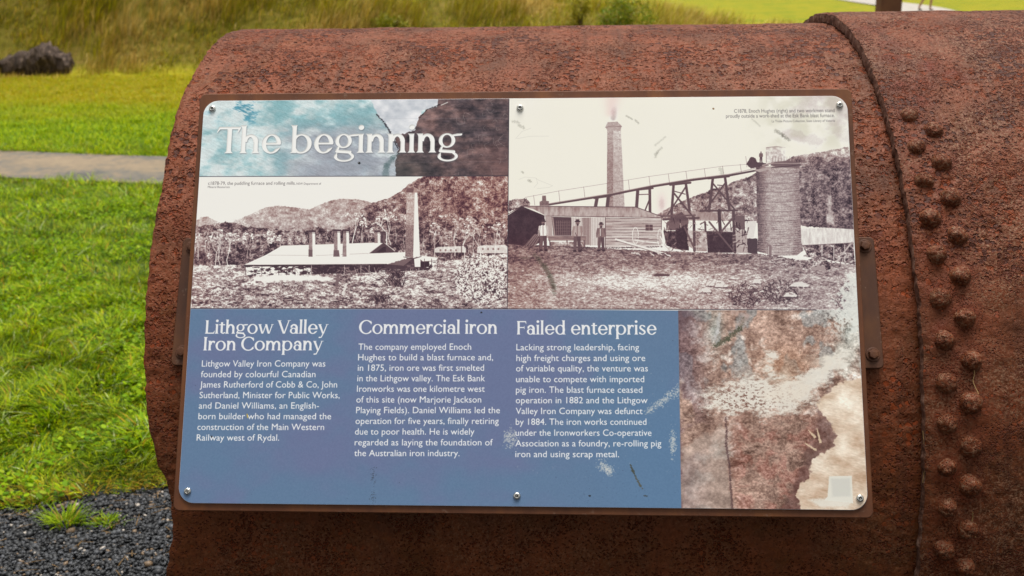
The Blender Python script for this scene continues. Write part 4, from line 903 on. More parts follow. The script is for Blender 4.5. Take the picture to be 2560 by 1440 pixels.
farc = N.ramp(N.math('ADD', N.math('MULTIPLY', n4, .5), N.math('MULTIPLY', N.noise(1.1, 5, .7, co=N.scaled(1, .35, 1)), .5)), (.36, (.11, .16, .003)), (.46, (.27, .235, .005)), (.54, (.20, .21, .004)), (.62, (.09, .16, .003)))
c = N.mix(N.mr(yy, 24, 32), c, farc)
zz = N.mr(sepn.outputs[2], .06, .22)
bankc = N.ramp(N.math('ADD', N.math('MULTIPLY', n2, .6), N.math('MULTIPLY', n1, .4)), (.36, (.06, .056, .004)), (.5, (.13, .11, .008)), (.66, (.22, .155, .035)))
isb = N.math('MULTIPLY', zz, N.mr(sepn.outputs[1], 15, 16))
isb = N.math('MULTIPLY', isb, N.mr(sepn.outputs[1], 60, 48))
c = N.mix(isb, c, bankc)
soil = N.mr(sepn.outputs[1], 9.0, 8.0)
c = N.mix(N.math('MULTIPLY', soil, .75), c, N.ramp(n3, (.3, (.025, .038, .006)), (.7, (.07, .10, .012))))
grav = N.mr(N.math('ADD', sepn.outputs[1], N.math('MULTIPLY', N.math('SUBTRACT', n2, .5), .2)), .90, .84)
c = N.mix(grav, c, (.030, .032, .036))
M['ground'] = N.fin(c, .9, 0, N.bump(N.noise(60, 4, .7), .02, .6), .15)
gr = mesh('ground', np.stack([GX, GY, GZ], -1).reshape(-1, 3), grid_faces(len(xs), len(ys)), M['ground'], smooth=True)
tag(gr, kind='structure')
# concrete path behind the cylinder
px_ = np.arange(-12, 9, .12); rng = np.random.default_rng(2)
rows = []
for k in np.linspace(-.62, .62, 12):
    rows.append(np.stack([px_, path_mid(px_)+k*1.02+(.05*(fnoise(px_, px_*0+k, .8, 31)-.5) if abs(k) > .6 else 0), np.full_like(px_, .018)+.006*(fnoise(px_, px_*0+k*3, .5, 33)-.5)], -1))
PV = np.stack(rows, 1); 
N = NT('worn_concrete'); a = N.noise(.9, 5, .6); b = N.noise(14, 5, .7); g = N.noise(160, 4, .7)
c = N.ramp(N.math('ADD', N.math('MULTIPLY', a, .65), N.math('MULTIPLY', b, .35)), (.38, (.07, .068, .062)), (.46, (.13, .12, .10)), (.52, (.22, .165, .105)), (.62, (.28, .21, .13)))
c = N.mix(N.mr(g, .4, .7, 0, .4), c, (.12, .11, .10))
M['conc'] = N.fin(c, .85, 0, N.bump(g, .004, .6), .3)
# the path is two slabs' worth wide; joints every metre and a half make separate slabs
pth = empty('path', (0, 0, 0)); tag(pth, kind='structure')
step = 25
for i in range(0, len(px_)-1, step):
    blk = PV[i:min(i+step, len(px_)-1)+1].copy()
    if len(blk) < 2: continue
    blk[0, :, 0] += .003; blk[-1, :, 0] -= .003
    n_, m_ = blk.shape[:2]
    low = blk.copy(); low[..., 2] = -.05
    V = np.concatenate([blk.reshape(-1, 3), low.reshape(-1, 3)]); F = [tuple(f) for f in grid_faces(n_, m_).tolist()]
    o_ = n_*m_
    per = [i2*m_ for i2 in range(n_)]+[(n_-1)*m_+j for j in range(1, m_)]+[i2*m_+m_-1 for i2 in range(n_-2, -1, -1)]+[j for j in range(m_-2, 0, -1)]
    for q in range(len(per)): a_, b_ = per[q], per[(q+1) % len(per)]; F.append((a_, b_, b_+o_, a_+o_))
    mesh('slab', V, F, M['conc'], pth)
# far pale path seen beyond the steel post
fp = np.array([[6.0, 20.0], [10.5, 30.], [14.2, 39.5], [16.2, 48.5], [17.4, 60.], [19.5, 78.], [23., 110.]]); fpw = 1.1
P_ = curvy(fp, 6); d_ = np.gradient(P_, axis=0); nrm = np.stack([-d_[:, 1], d_[:, 0]], -1); nrm /= np.linalg.norm(nrm, axis=1)[:, None]
L_, R_ = P_+nrm*fpw, P_-nrm*fpw
zf = lambda q: 3.5*sstep(90, 300, q[:, 1])+.03
V = np.concatenate([np.column_stack([L_, zf(L_)]), np.column_stack([R_, zf(R_)])]); n_ = len(P_)
N = NT('pale_path'); M['pale'] = N.fin(N.ramp(N.noise(3, 4), (.3, (.30, .27, .23)), (.7, (.42, .38, .33))), .9)
tag(mesh('far_path', V, [(i, i+1, n_+i+1, n_+i) for i in range(n_-1)], M['pale']), kind='structure')

# ------------------------------------------------------------------ gravel stones
def icosph():
    t = (1+5**.5)/2
    v = np.array([(-1, t, 0), (1, t, 0), (-1, -t, 0), (1, -t, 0), (0, -1, t), (0, 1, t), (0, -1, -t), (0, 1, -t), (t, 0, -1), (t, 0, 1), (-t, 0, -1), (-t, 0, 1)], float)
    f = np.array([(0, 11, 5), (0, 5, 1), (0, 1, 7), (0, 7, 10), (0, 10, 11), (1, 5, 9), (5, 11, 4), (11, 10, 2), (10, 7, 6), (7, 1, 8), (3, 9, 4), (3, 4, 2), (3, 2, 6), (3, 6, 8), (3, 8, 9), (4, 9, 5), (2, 4, 11), (6, 2, 10), (8, 6, 7), (9, 8, 1)])
    return v/np.linalg.norm(v[0]), f
IV, IF = icosph()
def stones(n, x, y, z, r, rng, sq=.6):
    a = rng.random((n, 3))*2-1; q = rng.normal(size=(n, 4)); q /= np.linalg.norm(q, axis=1)[:, None]
    w_, x_, y_, z_ = q.T
    Rm = np.stack([1-2*(y_*y_+z_*z_), 2*(x_*y_-z_*w_), 2*(x_*z_+y_*w_), 2*(x_*y_+z_*w_), 1-2*(x_*x_+z_*z_), 2*(y_*z_-x_*w_), 2*(x_*z_-y_*w_), 2*(y_*z_+x_*w_), 1-2*(x_*x_+y_*y_)], -1).reshape(n, 3, 3)
    sc_ = r[:, None]*(1+.35*a); V = IV[None]*(1+.22*rng.normal(size=(n, 12, 1)).clip(-1.5, 1.5))*sc_[:, None, :]
    V = np.einsum('nij,nkj->nki', Rm, V); V[..., 2] *= .8
    V += np.stack([x, y, z], -1)[:, None, :]
    F = (IF[None]+12*np.arange(n)[:, None, None]).reshape(-1, 3)
    return V.reshape(-1, 3), F
rng = np.random.default_rng(21)
def gb(x): return np.interp(x, [-3.5, -1.75, -1.25, -.6, 3], [.20, .68, .86, .93, .95])+.12*(fnoise(x, x*0, .22, 41)-.5)
n = 64000
x = -rng.random(n)*2.0-.05; y = rng.random(n)*1.75-.75
kx = np.where(rng.random(n) < .72, -1.9+rng.random(n)*1.35, x); x = kx
keep = (y < gb(x)+rng.normal(size=n)*.02) & ((y > -.2) | (rng.random(n) < .5)); x, y = x[keep], y[keep]; n = len(x)
r = rng.uniform(.0030, .0070, n)*(1+.7*(rng.random(n) < .12))
V, F = stones(n, x, y, rng.random(n)*.012-.004, r, rng)
g_ = rng.random(n); colr = np.outer(.011+.060*g_**3, (.95, 1., 1.12)); br_ = rng.random(n) < .02; colr[br_] = (.38, .33, .28); br_ = rng.random(n) < .03; colr[br_] = (.17, .11, .06)
N = NT('dark_gravel'); at_ = N.n('Attribute'); at_.attribute_name = 'tint'
M['gravel'] = N.fin(N.mix(.5, at_.outputs['Color'], N.mix(1., at_.outputs['Color'], N.ramp(N.noise(300, 3), (.3, .5), (.7, 1.5)), 'MULTIPLY')), .55, 0, None, .5)
tag(mesh('gravel', V, F, M['gravel'], col=np.repeat(colr, 12, 0)), 'loose dark blue-grey gravel bed round the iron cylinder', None, None, 'stuff')
# bits of dry straw and twig among the stones
def blades(name, x, y, z, h, w, lean, az, col, mat, parent=None, bend=.5, jit=.12, rng=rng):
    n = len(x); t = np.array([0, .38, .72, 1.]); wd = np.array([.8, 1, .72, .06])
    dx, dy = np.cos(az), np.sin(az); fx, fy = -dy, dx
    V = np.zeros((n, 4, 2, 3), np.float32)
    for i in range(4):
        s = t[i]; off = lean*s*(1-bend)+lean*bend*s*s*1.6; up = h*(s-.25*np.minimum(lean/h, 1.6)*s*s)
        cx = x+dx*off; cy = y+dy*off; cz = z+up
        for j, sg in enumerate((-1, 1)):
            V[:, i, j, 0] = cx+sg*fx*w*wd[i]/2; V[:, i, j, 1] = cy+sg*fy*w*wd[i]/2; V[:, i, j, 2] = cz
    base = (np.arange(n)*8)[:, None, None]
    f = np.array([[0, 1, 3, 2], [2, 3, 5, 4], [4, 5, 7, 6]])[None]+base
    c = np.repeat(col*(1+jit*rng.normal(size=(n, 1))).clip(.5, 1.6), 8, 0).reshape(n, 4, 2, 3)
    return mesh(name, V.reshape(-1, 3), f.reshape(-1, 4), mat, parent, col=c.reshape(-1, 3), smooth=True)
def leafmat(name, trans=.45, rough=.5, spec=.35):
    N = NT(name); at_ = N.n('Attribute'); at_.attribute_name = 'tint'
    N.fin(at_.outputs['Color'], rough, 0, None, spec)
    tr = N.n('BsdfTranslucent'); N.l(at_.outputs['Color'], tr.inputs[0]); mx = N.n('MixShader'); mx.inputs[0].default_value = trans
    N.l(N.b.outputs[0], mx.inputs[1]); N.l(tr.outputs[0], mx.inputs[2]); N.l(mx.outputs[0], N.out.inputs[0]); return N.m
M['leaf'] = leafmat('grass_blade', .42, .55, .14); M['dry'] = leafmat('dry_stalk', .2, .7, .2)
n = 300; x = -1.9+rng.random(n)*1.4; y = -.3+rng.random(n)*1.2; keep = y < gb(x); x, y = x[keep], y[keep]; n = len(x)
b = blades('straw', x, y, np.full(n, .012), np.full(n, .006), np.full(n, .0022), rng.uniform(.015, .06, n), rng.random(n)*6.28, np.tile((.22, .13, .045), (n, 1)), M['dry'])
tag(b, 'thin dry straw scattered over the gravel', None, None, 'stuff')
# ------------------------------------------------------------------ lawn blades
def pal(n, rng, P, W):
    i = rng.choice(len(P), n, p=np.array(W)/sum(W)); return np.array(P)[i]*(1+.16*rng.normal(size=(n, 1))).clip(.6, 1.5)
G1 = [(.20, .32, .002), (.32, .42, .003), (.10, .19, .002), (.44, .48, .004), (.50, .56, .24), (.44, .26, .02)]
def scatter(n, x0, x1, y0, y1, rng, fn):
    x = rng.uniform(x0, x1, n); y = rng.uniform(y0, y1, n); k = fn(x, y) > rng.random(n); return x[k], y[k]
def offpath(x, y): return (np.abs(y-path_mid(x)) > .60+.10*(fnoise(x, y, .3, 51)-.5)).astype(float)
def wedge(x, y):   # the strip the photograph looks along, and a generous margin either side
    c = -.62*(y+2.2)*.62; return np.exp(-np.clip(np.abs(x-c)-.45-.12*y, 0, 9)/.8)
def near(x, y): return (y > gb(x)+.01*0).astype(float)*offpath(x, y)*(.6+.4*(fnoise(x, y, .16, 52) > .36))*wedge(x, y)
x, y = scatter(190000, -4.6, -.2, .2, 3.4, rng, near)
x2, y2 = scatter(130000, -7.0, .6, 3.2, 8.2, rng, near); x = np.r_[x, x2]; y = np.r_[y, y2]; n = len(x); print('near blades', n)
tuft = fnoise(x, y, .22, 53); tall = sstep(.45, .70, tuft)
h = rng.uniform(.022, .05, n)+tall*rng.uniform(0, .075, n); h *= np.where(y < gb(x)+.18, .7, 1)
cf = fnoise(x, y, .5, 54); col = pal(n, rng, G1+[(.045, .10, .002)], [5, 4.5, 3.6, 2.4, .8, .8, 2.2])*(.45+1.1*fnoise(x, y, .30, 55)[:, None])
yel = sstep(.28, .0, y-gb(x))[:, None]*(rng.random((n, 1)) < .6); col = col*(1-yel)+np.array((.33, .21, .02))*yel
az = cf*22+rng.normal(size=n)*.9
b = blades('lawn_grass', x, y, gz(x, y), h, rng.uniform(.0028, .0062, n), h*rng.uniform(.35, 1.5, n), az, col, M['leaf'])
tag(b, 'lush bright green grass of the near lawn beside the gravel', None, None, 'stuff')
# clover and broad low leaves
x, y = scatter(70000, -4.2, -.2, .45, 5.5, rng, lambda a, c: near(a, c)*(fnoise(a, c, .33, 56) > .45)); n = len(x); print('clover', n)
z = gz(x, y)+rng.uniform(.012, .045, n); s_ = rng.uniform(.005, .0115, n); a0 = rng.random(n)*6.28
ang = np.linspace(0, 2*np.pi, 7)[:-1]; ti = rng.normal(size=(n, 2))*.45
cx = np.cos(a0[:, None]+ang)*s_[:, None]; cy = np.sin(a0[:, None]+ang)*s_[:, None]*.8
V = np.stack([x[:, None]+cx, y[:, None]+cy, z[:, None]+cx*ti[:, :1]+cy*ti[:, 1:]], -1)
F = np.arange(n*6).reshape(n, 6)
b = mesh('clover', V.reshape(-1, 3), F, M['leaf'], col=np.repeat(pal(n, rng, [(.17, .31, .003), (.27, .40, .004), (.08, .18, .003), (.38, .48, .02)], [4, 4, 2, 1]), 6, 0)); tag(b, 'low clover leaves spread through the near grass', None, None, 'stuff')
# weeds pushing up through the gravel
def weed(cx, cy, n, sp, hh, label, seed):
    rg = np.random.default_rng(seed); x = cx+rg.normal(size=n)*sp; y = cy+rg.normal(size=n)*sp*.6; az = np.arctan2(y-cy, x-cx)+rg.normal(size=n)*.5
    h = rg.uniform(.4, 1, n)*hh
    b = blades('grass_tuft', x-cx, y-cy, np.full(n, .004), h, rg.uniform(.003, .006, n), h*rg.uniform(.3, 1.3, n), az, pal(n, rg, [(.16, .27, .004), (.27, .36, .008), (.36, .26, .03)], [5, 4, 1.3]), M['leaf'], rng=rg)
    b.location = (cx, cy, 0); tag(b, label, 'grass tuft', 'weeds growing through the gravel')
weed(-1.475, .60, 150, .024, .062, 'taller green grass tuft growing in the dark gravel', 4)
weed(-1.345, .60, 90, .024, .035, 'small low green weed in the gravel beside the iron cylinder', 5)
weed(-1.64, .72, 170, .034, .032, 'flat yellowish weed at the edge where lawn meets gravel', 6)
# lawn beyond the path, paler and yellower towards the bank
def lawnf(x, y): return offpath(x, y)*(np.abs(x+.45*(y+2)) < 3.6+.36*y)
x, y = scatter(230000, -13, 6, 6.5, 16.4, rng, lawnf); n = len(x); print('far lawn', n)
ydry = sstep(9.8, 12.6, y+(fnoise(x, y, 1.5, 57)-.5)*3)[:, None]
col = pal(n, rng, G1[:4], [5, 5, 2, 3])*(1-ydry)+pal(n, rng, [(.36, .33, .004), (.42, .32, .005), (.27, .32, .004), (.42, .34, .05)], [5, 4, 3, 1])*ydry
h = rng.uniform(.025, .06, n)+.03*(fnoise(x, y, .4, 58) > .55)
b = blades('mown_grass', x, y, gz(x, y)*(y < 14), h, rng.uniform(.007, .013, n), h*rng.uniform(.3, 1.2, n), rng.random(n)*6.28, col, M['leaf'], jit=.08); tag(b, 'mown lawn between the path and the bank, yellowing towards the back', None, None, 'stuff')
# long rank grass on the bank
def bk(x, y): return ((bank_h(x, y) > .04) | ((y > 15.72) & (x < -8.1))).astype(float)*(.35+.65*(fnoise(x, y, .8, 60) > .42))
def clearb(x, y): return 1-.93*((y > 16.18) & (y < 16.6) & (x > -10.9) & (x < -8.7))
# ragged tufts and creeping grass over the path edges
x, y = scatter(190000, -19, 7, 15.4, 25, rng, lambda a, c: bk(a, c)*clearb(a, c)*(np.abs(a+2) < .75*(c+2.2)*.95)*np.exp(-np.clip(c-19.5, 0, 9)/3)); n = len(x); print('bank', n)
pt = fnoise(x, y, 1.0, 61); hh = .13+.36*sstep(.38, .62, pt)*(.6+.6*rng.random(n)); hh *= np.where(y < 17, .45+.55*sstep(15.9, 17.2, y), 1); hh *= 1-.45*((y < 16.6) & (x > -11.3) & (x < -8.4))
tan = (sstep(.40, .60, fnoise(x, y, 1.6, 62))*.72+.22)[:, None] > rng.random((n, 1))
col = np.where(tan, pal(n, rng, [(.54, .38, .085), (.40, .26, .05), (.66, .49, .16)], [5, 4, 2]), pal(n, rng, [(.32, .29, .004), (.42, .37, .006), (.19, .20, .004), (.46, .31, .01)], [5, 4, 3, 2]))
b = blades('tall_grass', x, y, bank_h(x, y)-.02, hh, rng.uniform(.008, .016, n), hh*rng.uniform(.1, .7, n), rng.normal(size=n)*.7+.2, col, M['dry'], jit=.12); tag(b, 'tall dry and green grass covering the bank behind the lawn', None, None, 'stuff')
# ------------------------------------------------------------------ the iron cylinder
AX, R1, R2, SEAM = .72, .7992, .8208, .6025
ET = [(-60, -.60), (-30, -.575), (-8, -.572), (-.3, -.564), (1.6, -.557), (4.2, -.549), (6.9, -.545), (8.7, -.546), (10.9, -.551), (13.3, -.566), (16.3, -.575), (20.5, -.583), (25.3, -.589), (28.6, -.592), (33.6, -.594), (38.9, -.597), (43.3, -.596), (47.2, -.598), (50.6, -.602), (57.3, -.610), (61.7, -.612), (66.9, -.612), (73.3, -.615), (79.6, -.618), (90, -.622), (130, -.63), (240, -.60), (300, -.60)]
def edge_x(t): return np.interp(t, [a for a, _ in ET], [b for _, b in ET])
def shell(t, x, r): a = np.radians(t); return np.stack([x, -r*np.cos(a), AX+r*np.sin(a)], -1)
th = np.concatenate([np.arange(-28, 104, .26), np.arange(104, 332, 3.)])       # once round
def relief(T, X, seed, amp=1.):
    s = np.radians(T)*R1
    d = (fbm(X+50, s+50, .11, seed=seed, octs=3)-.5)*.0032+(fbm(X+50, s+50, .022, seed=seed+1, octs=3)-.5)*.0026
    p = fbm(X+50, s+50, .0085, seed=seed+2, octs=2); m_ = sstep(.42, .60, fbm(X+50, s+50, .13, seed=seed+3, octs=3))
    return amp*(d-.0019*sstep(.56, .72, p)*(.35+.65*m_))
cyl = empty('iron_cylinder', (0, 0, 0)); tag(cyl, 'huge pitted rust-brown riveted iron cylinder lying on its side behind the information sign', 'boiler')
def plate(name, xa, xb, r, thick, nfine, xfine, seed, mat, jag, tail=None, bumps=()):
    nt_ = len(th); s = np.linspace(0, 1, nfine); ea = xa(th)
    ea = ea+(fnoise(th*.8, th*0, .9, seed+5, 4)-.5)*jag+(fnoise(th*.8, th*0, .55, seed+6, 2)-.5)*jag*.6
    X = ea[:, None]+s[None]*(xfine-ea)[:, None]
    if tail is not None: X = np.concatenate([X, np.tile(tail, (nt_, 1))], 1)
    T = np.tile(th[:, None], (1, X.shape[1])); fade = np.clip((T < 104)*1., 0, 1)
    D = relief(T, X, seed)*fade; ringv = np.zeros_like(T)
    # edges worn rounder
    D -= .0025*np.exp(-((X-ea[:, None])/.0035)**2)
    for bt, bx, br, bh in bumps:
        q = np.exp(-(((T-bt)*math.pi/180*r)**2+(X-bx)**2)/(2*(br*.55)**2)); ringv = np.maximum(ringv, np.exp(-(((T-bt)*math.pi/180*r)**2+(X-bx)**2)/(2*.017**2))); D += bh*q*(.7+.6*fbm(X+50, np.radians(T)+50, .008, seed=seed+9, octs=2))
    V = shell(T, X, r+D).reshape(-1, 3); nc = X.shape[1]
    F = grid_faces(nc, nt_, wrap=True)              # columns x rows, wrapped round
    V = np.ascontiguousarray(shell(T, X, r+D).transpose(1, 0, 2)).reshape(-1, 3)
    o = mesh(name, V, F, mat, cyl, smooth=True, col=np.repeat(np.ascontiguousarray(ringv.T).reshape(-1, 1), 3, 1))
    # inner skin
    Xi = np.linspace(0, 1, 6); tt = np.arange(-28, 332, 4.); ei = np.interp(tt, th, ea)
    XX = (ei[:, None]+.001+Xi[None]*((tail[-1] if tail is not None else xfine)-ei)[:, None]); TT = np.tile(tt[:, None], (1, 6))
    mesh('inner_skin', shell(TT, XX, r-thick).transpose(1, 0, 2).reshape(-1, 3), grid_faces(6, len(tt), wrap=True)[:, ::-1], M['edge'], o, smooth=True)
    # the torn rim
    k = 5; rim = []
    for j in range(k):
        f = j/(k-1); jj = (fnoise(th*.8, th*0+j*.15, .45, seed+11, 3)-.5)*.0030
        rim.append(shell(th, ea+(.0006 if j == 0 else 0)+jj*(0 < j)+.0008*math.sin(math.pi*f)*-1, (r+D[:, 0]+.0002)*(1-f)+(r-thick)*f))
    mesh('torn_rim', np.concatenate(rim), grid_faces(k, nt_, wrap=True)[:, ::-1], M['edge'], o, smooth=False)
    return o
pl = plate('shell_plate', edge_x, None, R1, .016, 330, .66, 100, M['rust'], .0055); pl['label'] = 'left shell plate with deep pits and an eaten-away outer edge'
old = [(66.5, .640, .018, .006), (60.8, .672, .015, .004), (57.5, .660, .013, .003), (70.5, .650, .020, .004), (62.5, .735, .011, .005), (75.5, .636, .018, .0035), (60.3, .637, .014, .004), (64.5, .700, .02, .002)]
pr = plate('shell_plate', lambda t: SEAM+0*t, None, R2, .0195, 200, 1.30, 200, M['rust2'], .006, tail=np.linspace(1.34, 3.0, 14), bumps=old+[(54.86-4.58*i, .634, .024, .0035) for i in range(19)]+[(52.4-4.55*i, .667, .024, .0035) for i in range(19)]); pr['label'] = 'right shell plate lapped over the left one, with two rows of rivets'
rng = np.random.default_rng(77)
def rivet(t, x, R, H, seed):
    rg = np.random.default_rng(seed); nr, na = 11, 26; ph = rg.random()*6
    u = np.linspace(0, 1, nr)[:, None]; a = np.linspace(0, 2*np.pi, na, endpoint=False)[None]
    rr = R*np.cos(u*np.pi/2)**.85*(1+.5*np.exp(-u/.07)*.35); zz = H*np.sin(u*np.pi/2)**1.1
    nx = rr*np.cos(a); ny = rr*np.sin(a)
    d = 1+.34*(fbm(nx+9+seed, ny+9, R*.8, seed=seed, octs=3)-.5)
    lump = (fbm(nx+3+seed, ny+5, R*.32, seed=seed+1, octs=3)-.5)*R*.34
    V = np.stack([nx*d, ny*d, zz*(1+.25*(d-1)*3)+lump*(u > .05)-.0025*(u < .02)], -1).reshape(-1, 3)
    F = [tuple(f) for f in grid_faces(nr-1, na, wrap=True).tolist()]+[tuple((nr-2)*na+i for i in range(na))]
    o = mesh('rivet', V, F, M['rivet'], cyl, smooth=True)
    A = math.radians(t); n = Vector((0, -math.cos(A), math.sin(A))); q = n.to_track_quat('Z', 'Y'); p = R2-.0012
    o.rotation_euler = (q @ __import__('mathutils').Quaternion((0, 0, 1), ph)).to_euler(); o.location = (x, -p*math.cos(A), AX+p*math.sin(A))
    o['group'] = 'rivets of the lapped seam'
    return o
TA = [54.86, 49.97, 45.29, 40.57, 36.24, 31.44, 26.97, 22.49, 18.29, 13.82, 9.51, 4.90, .3, -4.3, -9]
TB = [52.38, 47.66, 43.05, 38.41, 33.86, 29.22, 24.77, 20.44, 16.04, 11.87, 7.28, 2.97, -1.6, -6.2]
for i, t in enumerate(TA): rivet(t, .634+rng.normal()*.0012, rng.uniform(.0145, .0168), rng.uniform(.0125, .016), 300+i)
for i, t in enumerate(TB): rivet(t, .667+rng.normal()*.0012, rng.uniform(.0150, .0175), rng.uniform(.0135, .017), 400+i)
# ------------------------------------------------------------------ the sign
TILT = math.radians(27.076)
sign = empty('information_sign', (0, -.72875, 1.16021)); sign.rotation_euler = (math.pi/2-TILT, 0, 0)
tag(sign, 'printed history panel titled The beginning, in a rusty steel tray bolted to the iron cylinder', 'sign')
def rrect(w, h, r, n=10):
    P = []
    for cx, cy, a0 in ((w/2-r, h/2-r, 0), (-w/2+r, h/2-r, 90), (-w/2+r, -h/2+r, 180), (w/2-r, -h/2+r, 270)):
        for i in range(n+1): a = math.radians(a0+90*i/n); P.append((cx+r*math.cos(a), cy+r*math.sin(a)))
    return P
def slab(name, P, z0, z1, mat, parent, bev=.0006, off=(0, 0)):
    P = np.array(P); n = len(P); c = P.mean(0); d = P-c; L = np.abs(d).max(0)
    ins = c+d*(1-bev/L)
    rings = [np.column_stack([P, np.full(n, z0)]), np.column_stack([P, np.full(n, z1-bev)]), np.column_stack([ins, np.full(n, z1)])]
    V = np.concatenate(rings)+np.array([off[0], off[1], 0]); F = []
    for k in range(2): F += [(k*n+i, k*n+(i+1) % n, (k+1)*n+(i+1) % n, (k+1)*n+i) for i in range(n)]
    F += [tuple(range(2*n, 3*n)), tuple(range(n))[::-1]]
    return mesh(name, V, F, mat, parent)
# printed face: the picture computed above becomes the ink on this sheet
img = print_image()
im = bpy.data.images.new('print', TW, TH, alpha=False); buf = np.ones((TH, TW, 4), np.float32); buf[..., :3] = img[::-1]
im.pixels.foreach_set(buf.ravel()); im.update(); im.pack()
N = NT('printed_panel'); uvn = N.n('UVMap'); tx = N.n('TexImage'); tx.image = im; tx.interpolation = 'Linear'; tx.extension = 'EXTEND'; N.l(uvn.outputs[0], tx.inputs[0])
inkc = N.mix(1., tx.outputs[0], (1., 1., .985), 'MULTIPLY')
M['print'] = N.fin(inkc, N.mr(N.noise(14, 4), .3, .7, .34, .5), 0, None, .35)
N = NT('panel_core'); M['core'] = N.fin((.62, .60, .60), .5)
P = rrect(PW, PH, .0235, 12)
pan = slab('printed_panel', P, 0, .003, M['core'], sign, .0004)
face = pan.data; face.materials.append(M['print']); uv = face.uv_layers.new(name='UVMap')
for p in face.polygons:
    if p.normal.z > .3 and len(p.vertices) > 8: p.material_index = 1
    for li in p.loop_indices:
        v = face.vertices[face.loops[li].vertex_index].co; uv.data[li].uv = (v.x/PW+.5, v.y/PH+.5)
pan['label'] = 'printed face with two old photographs above blue text columns'
slab('backing_tray', rrect(PW+.0165, PH+.0245, .009, 6), -.026, -.0008, M['corten'], sign, .0012, off=(0, .001))
for sx_, sy_ in ((533, 272), (1303, 272), (2098, 267), (471, 1229), (1295, 1240), (2148, 1245)):
    lx, ly = sheet_to_panel(sx_, sy_)
    V, F = lathe([(.0056, 0), (.0056, .0008), (.0053, .0017), (.0046, .0026), (.0035, .0033), (.0024, .0036), (.0022, .0034), (.0021, .0022)], 20)
    s_ = mesh('screw', V, F, M['steel'], sign, smooth=True, loc=(float(lx), float(ly), .0031))
    V, F = lathe([(.0021, .00225), (.0021, .0024), (.0018, .0024)], 6); mesh('recess', V, F, M['dark'], s_)
    V, F = lathe([(.0008, .0023), (.0008, .0032), (.0005, .0035)], 10); mesh('pin', V, F, M['steel'], s_)

for side, x0, x1 in ((-1, -.540, -.478), (1, .478, .546)):
    tm = 31.3; A = math.radians(tm); rb = R1+.0015
    br = slab('bracket', rrect(x1-x0, .206, .007, 5), -.001, .0055, M['corten_d'], sign, .0012)
    n = Vector((0, -math.cos(A), math.sin(A))); up = Vector((0, math.sin(A), math.cos(A)))
    Mw = Matrix(((1, up.x, n.x, (x0+x1)/2), (0, up.y, n.y, rb*n.y), (0, up.z, n.z, AX+rb*n.z), (0, 0, 0, 1)))
    bpy.context.view_layer.update(); br.matrix_world = Mw
    for t_ in (37.6, 25.4):
        bx = (.5305 if side > 0 else -.5235)-(x0+x1)/2
        by = (t_-tm)*math.pi/180*R1
        V, F = lathe([(.0108, 0), (.0108, .0012), (.0100, .0017), (.0052, .0017)], 22); wa = mesh('bolt', V, F, M['bolt'], sign, smooth=False)
        V, F = lathe([(.0078, 0), (.0078, .0042), (.0066, .0056), (.0035, .0060)], 6); hx = mesh('hex_head', V, F, M['bolt'], wa, loc=(0, 0, .0016))
        wa.matrix_world = Mw @ Matrix.Translation((bx, by, .0056)); hx.rotation_euler.z = .3+t_
    sb = slab('standoff', rrect(.04, .12, .003, 3), -.056, -.0262, M['corten_d'], sign, .001, off=(side*.455, .02))
# ------------------------------------------------------------------ odd strands caught on the seam
def strand(name, pts, r, mat, label, cat):
    cu = bpy.data.curves.new(name, 'CURVE'); cu.dimensions = '3D'; cu.bevel_depth = r; cu.bevel_resolution = 1
    sp = cu.splines.new('POLY'); Q = curvy(pts, 5); sp.points.add(len(Q)-1)
    for p, q in zip(sp.points, Q): p.co = (*q, 1)
    ob = bpy.data.objects.new(name, cu); me = bpy.data.meshes.new_from_object(ob); bpy.data.objects.remove(ob); bpy.data.curves.remove(cu)
    me.materials.append(mat); o = bpy.data.objects.new(name, me); link(o); return tag(o, label, cat)
N = NT('dry_stem'); M['stem'] = N.fin((.42, .27, .10), .7)
S3 = lambda t, x, r=R2+.004: tuple(shell(np.array(t), np.array(x), np.array(r)))
strand('grass_stalk', [S3(9.4, .668, R2+.012), S3(8.6, .672), S3(7.7, .671), S3(6.6, .676, R2+.008)], .0006, M['stem'], 'bent straw stalk hanging from a right-hand rivet near the bottom of the seam', 'straw')
strand('grass_stalk', [S3(24.6, .671, R2+.012), S3(23.4, .673), S3(22.6, .671), S3(21.4, .676, R2+.01)], .0005, M['stem'], 'short straw wisp between two right-hand rivets level with the bottom of the bracket', 'straw')
strand('grass_stalk', [S3(17.5, .601, R1+.012), S3(14.5, .603, R1+.016), S3(12, .6015, R1+.013)], .0005, M['stem'], 'thin pale straw lying down the groove of the lapped seam', 'straw')
# ------------------------------------------------------------------ steel post behind
N = NT('post_rust'); a = N.noise(5, 5, .6, co=N.scaled(1, 1, .35)); M['post'] = N.fin(N.ramp(a, (.35, (.075, .028, .014)), (.5, (.15, .048, .024)), (.68, (.23, .085, .035))), .7, 0, N.bump(a, .004, .5))
post = empty('steel_post', (3.423, 9.0, 0)); post.rotation_euler.z = .16; tag(post, 'square rust-brown steel post standing on the lawn beyond the cylinder', 'post')
slab('shaft', rrect(.222, .15, .012, 4), .02, 2.35, M['post'], post, .004); slab('base_plate', rrect(.34, .28, .01, 3), -.03, .02, M['post'], post, .003); slab('cap', rrect(.232, .16, .01, 3), 2.351, 2.363, M['post'], post, .002)
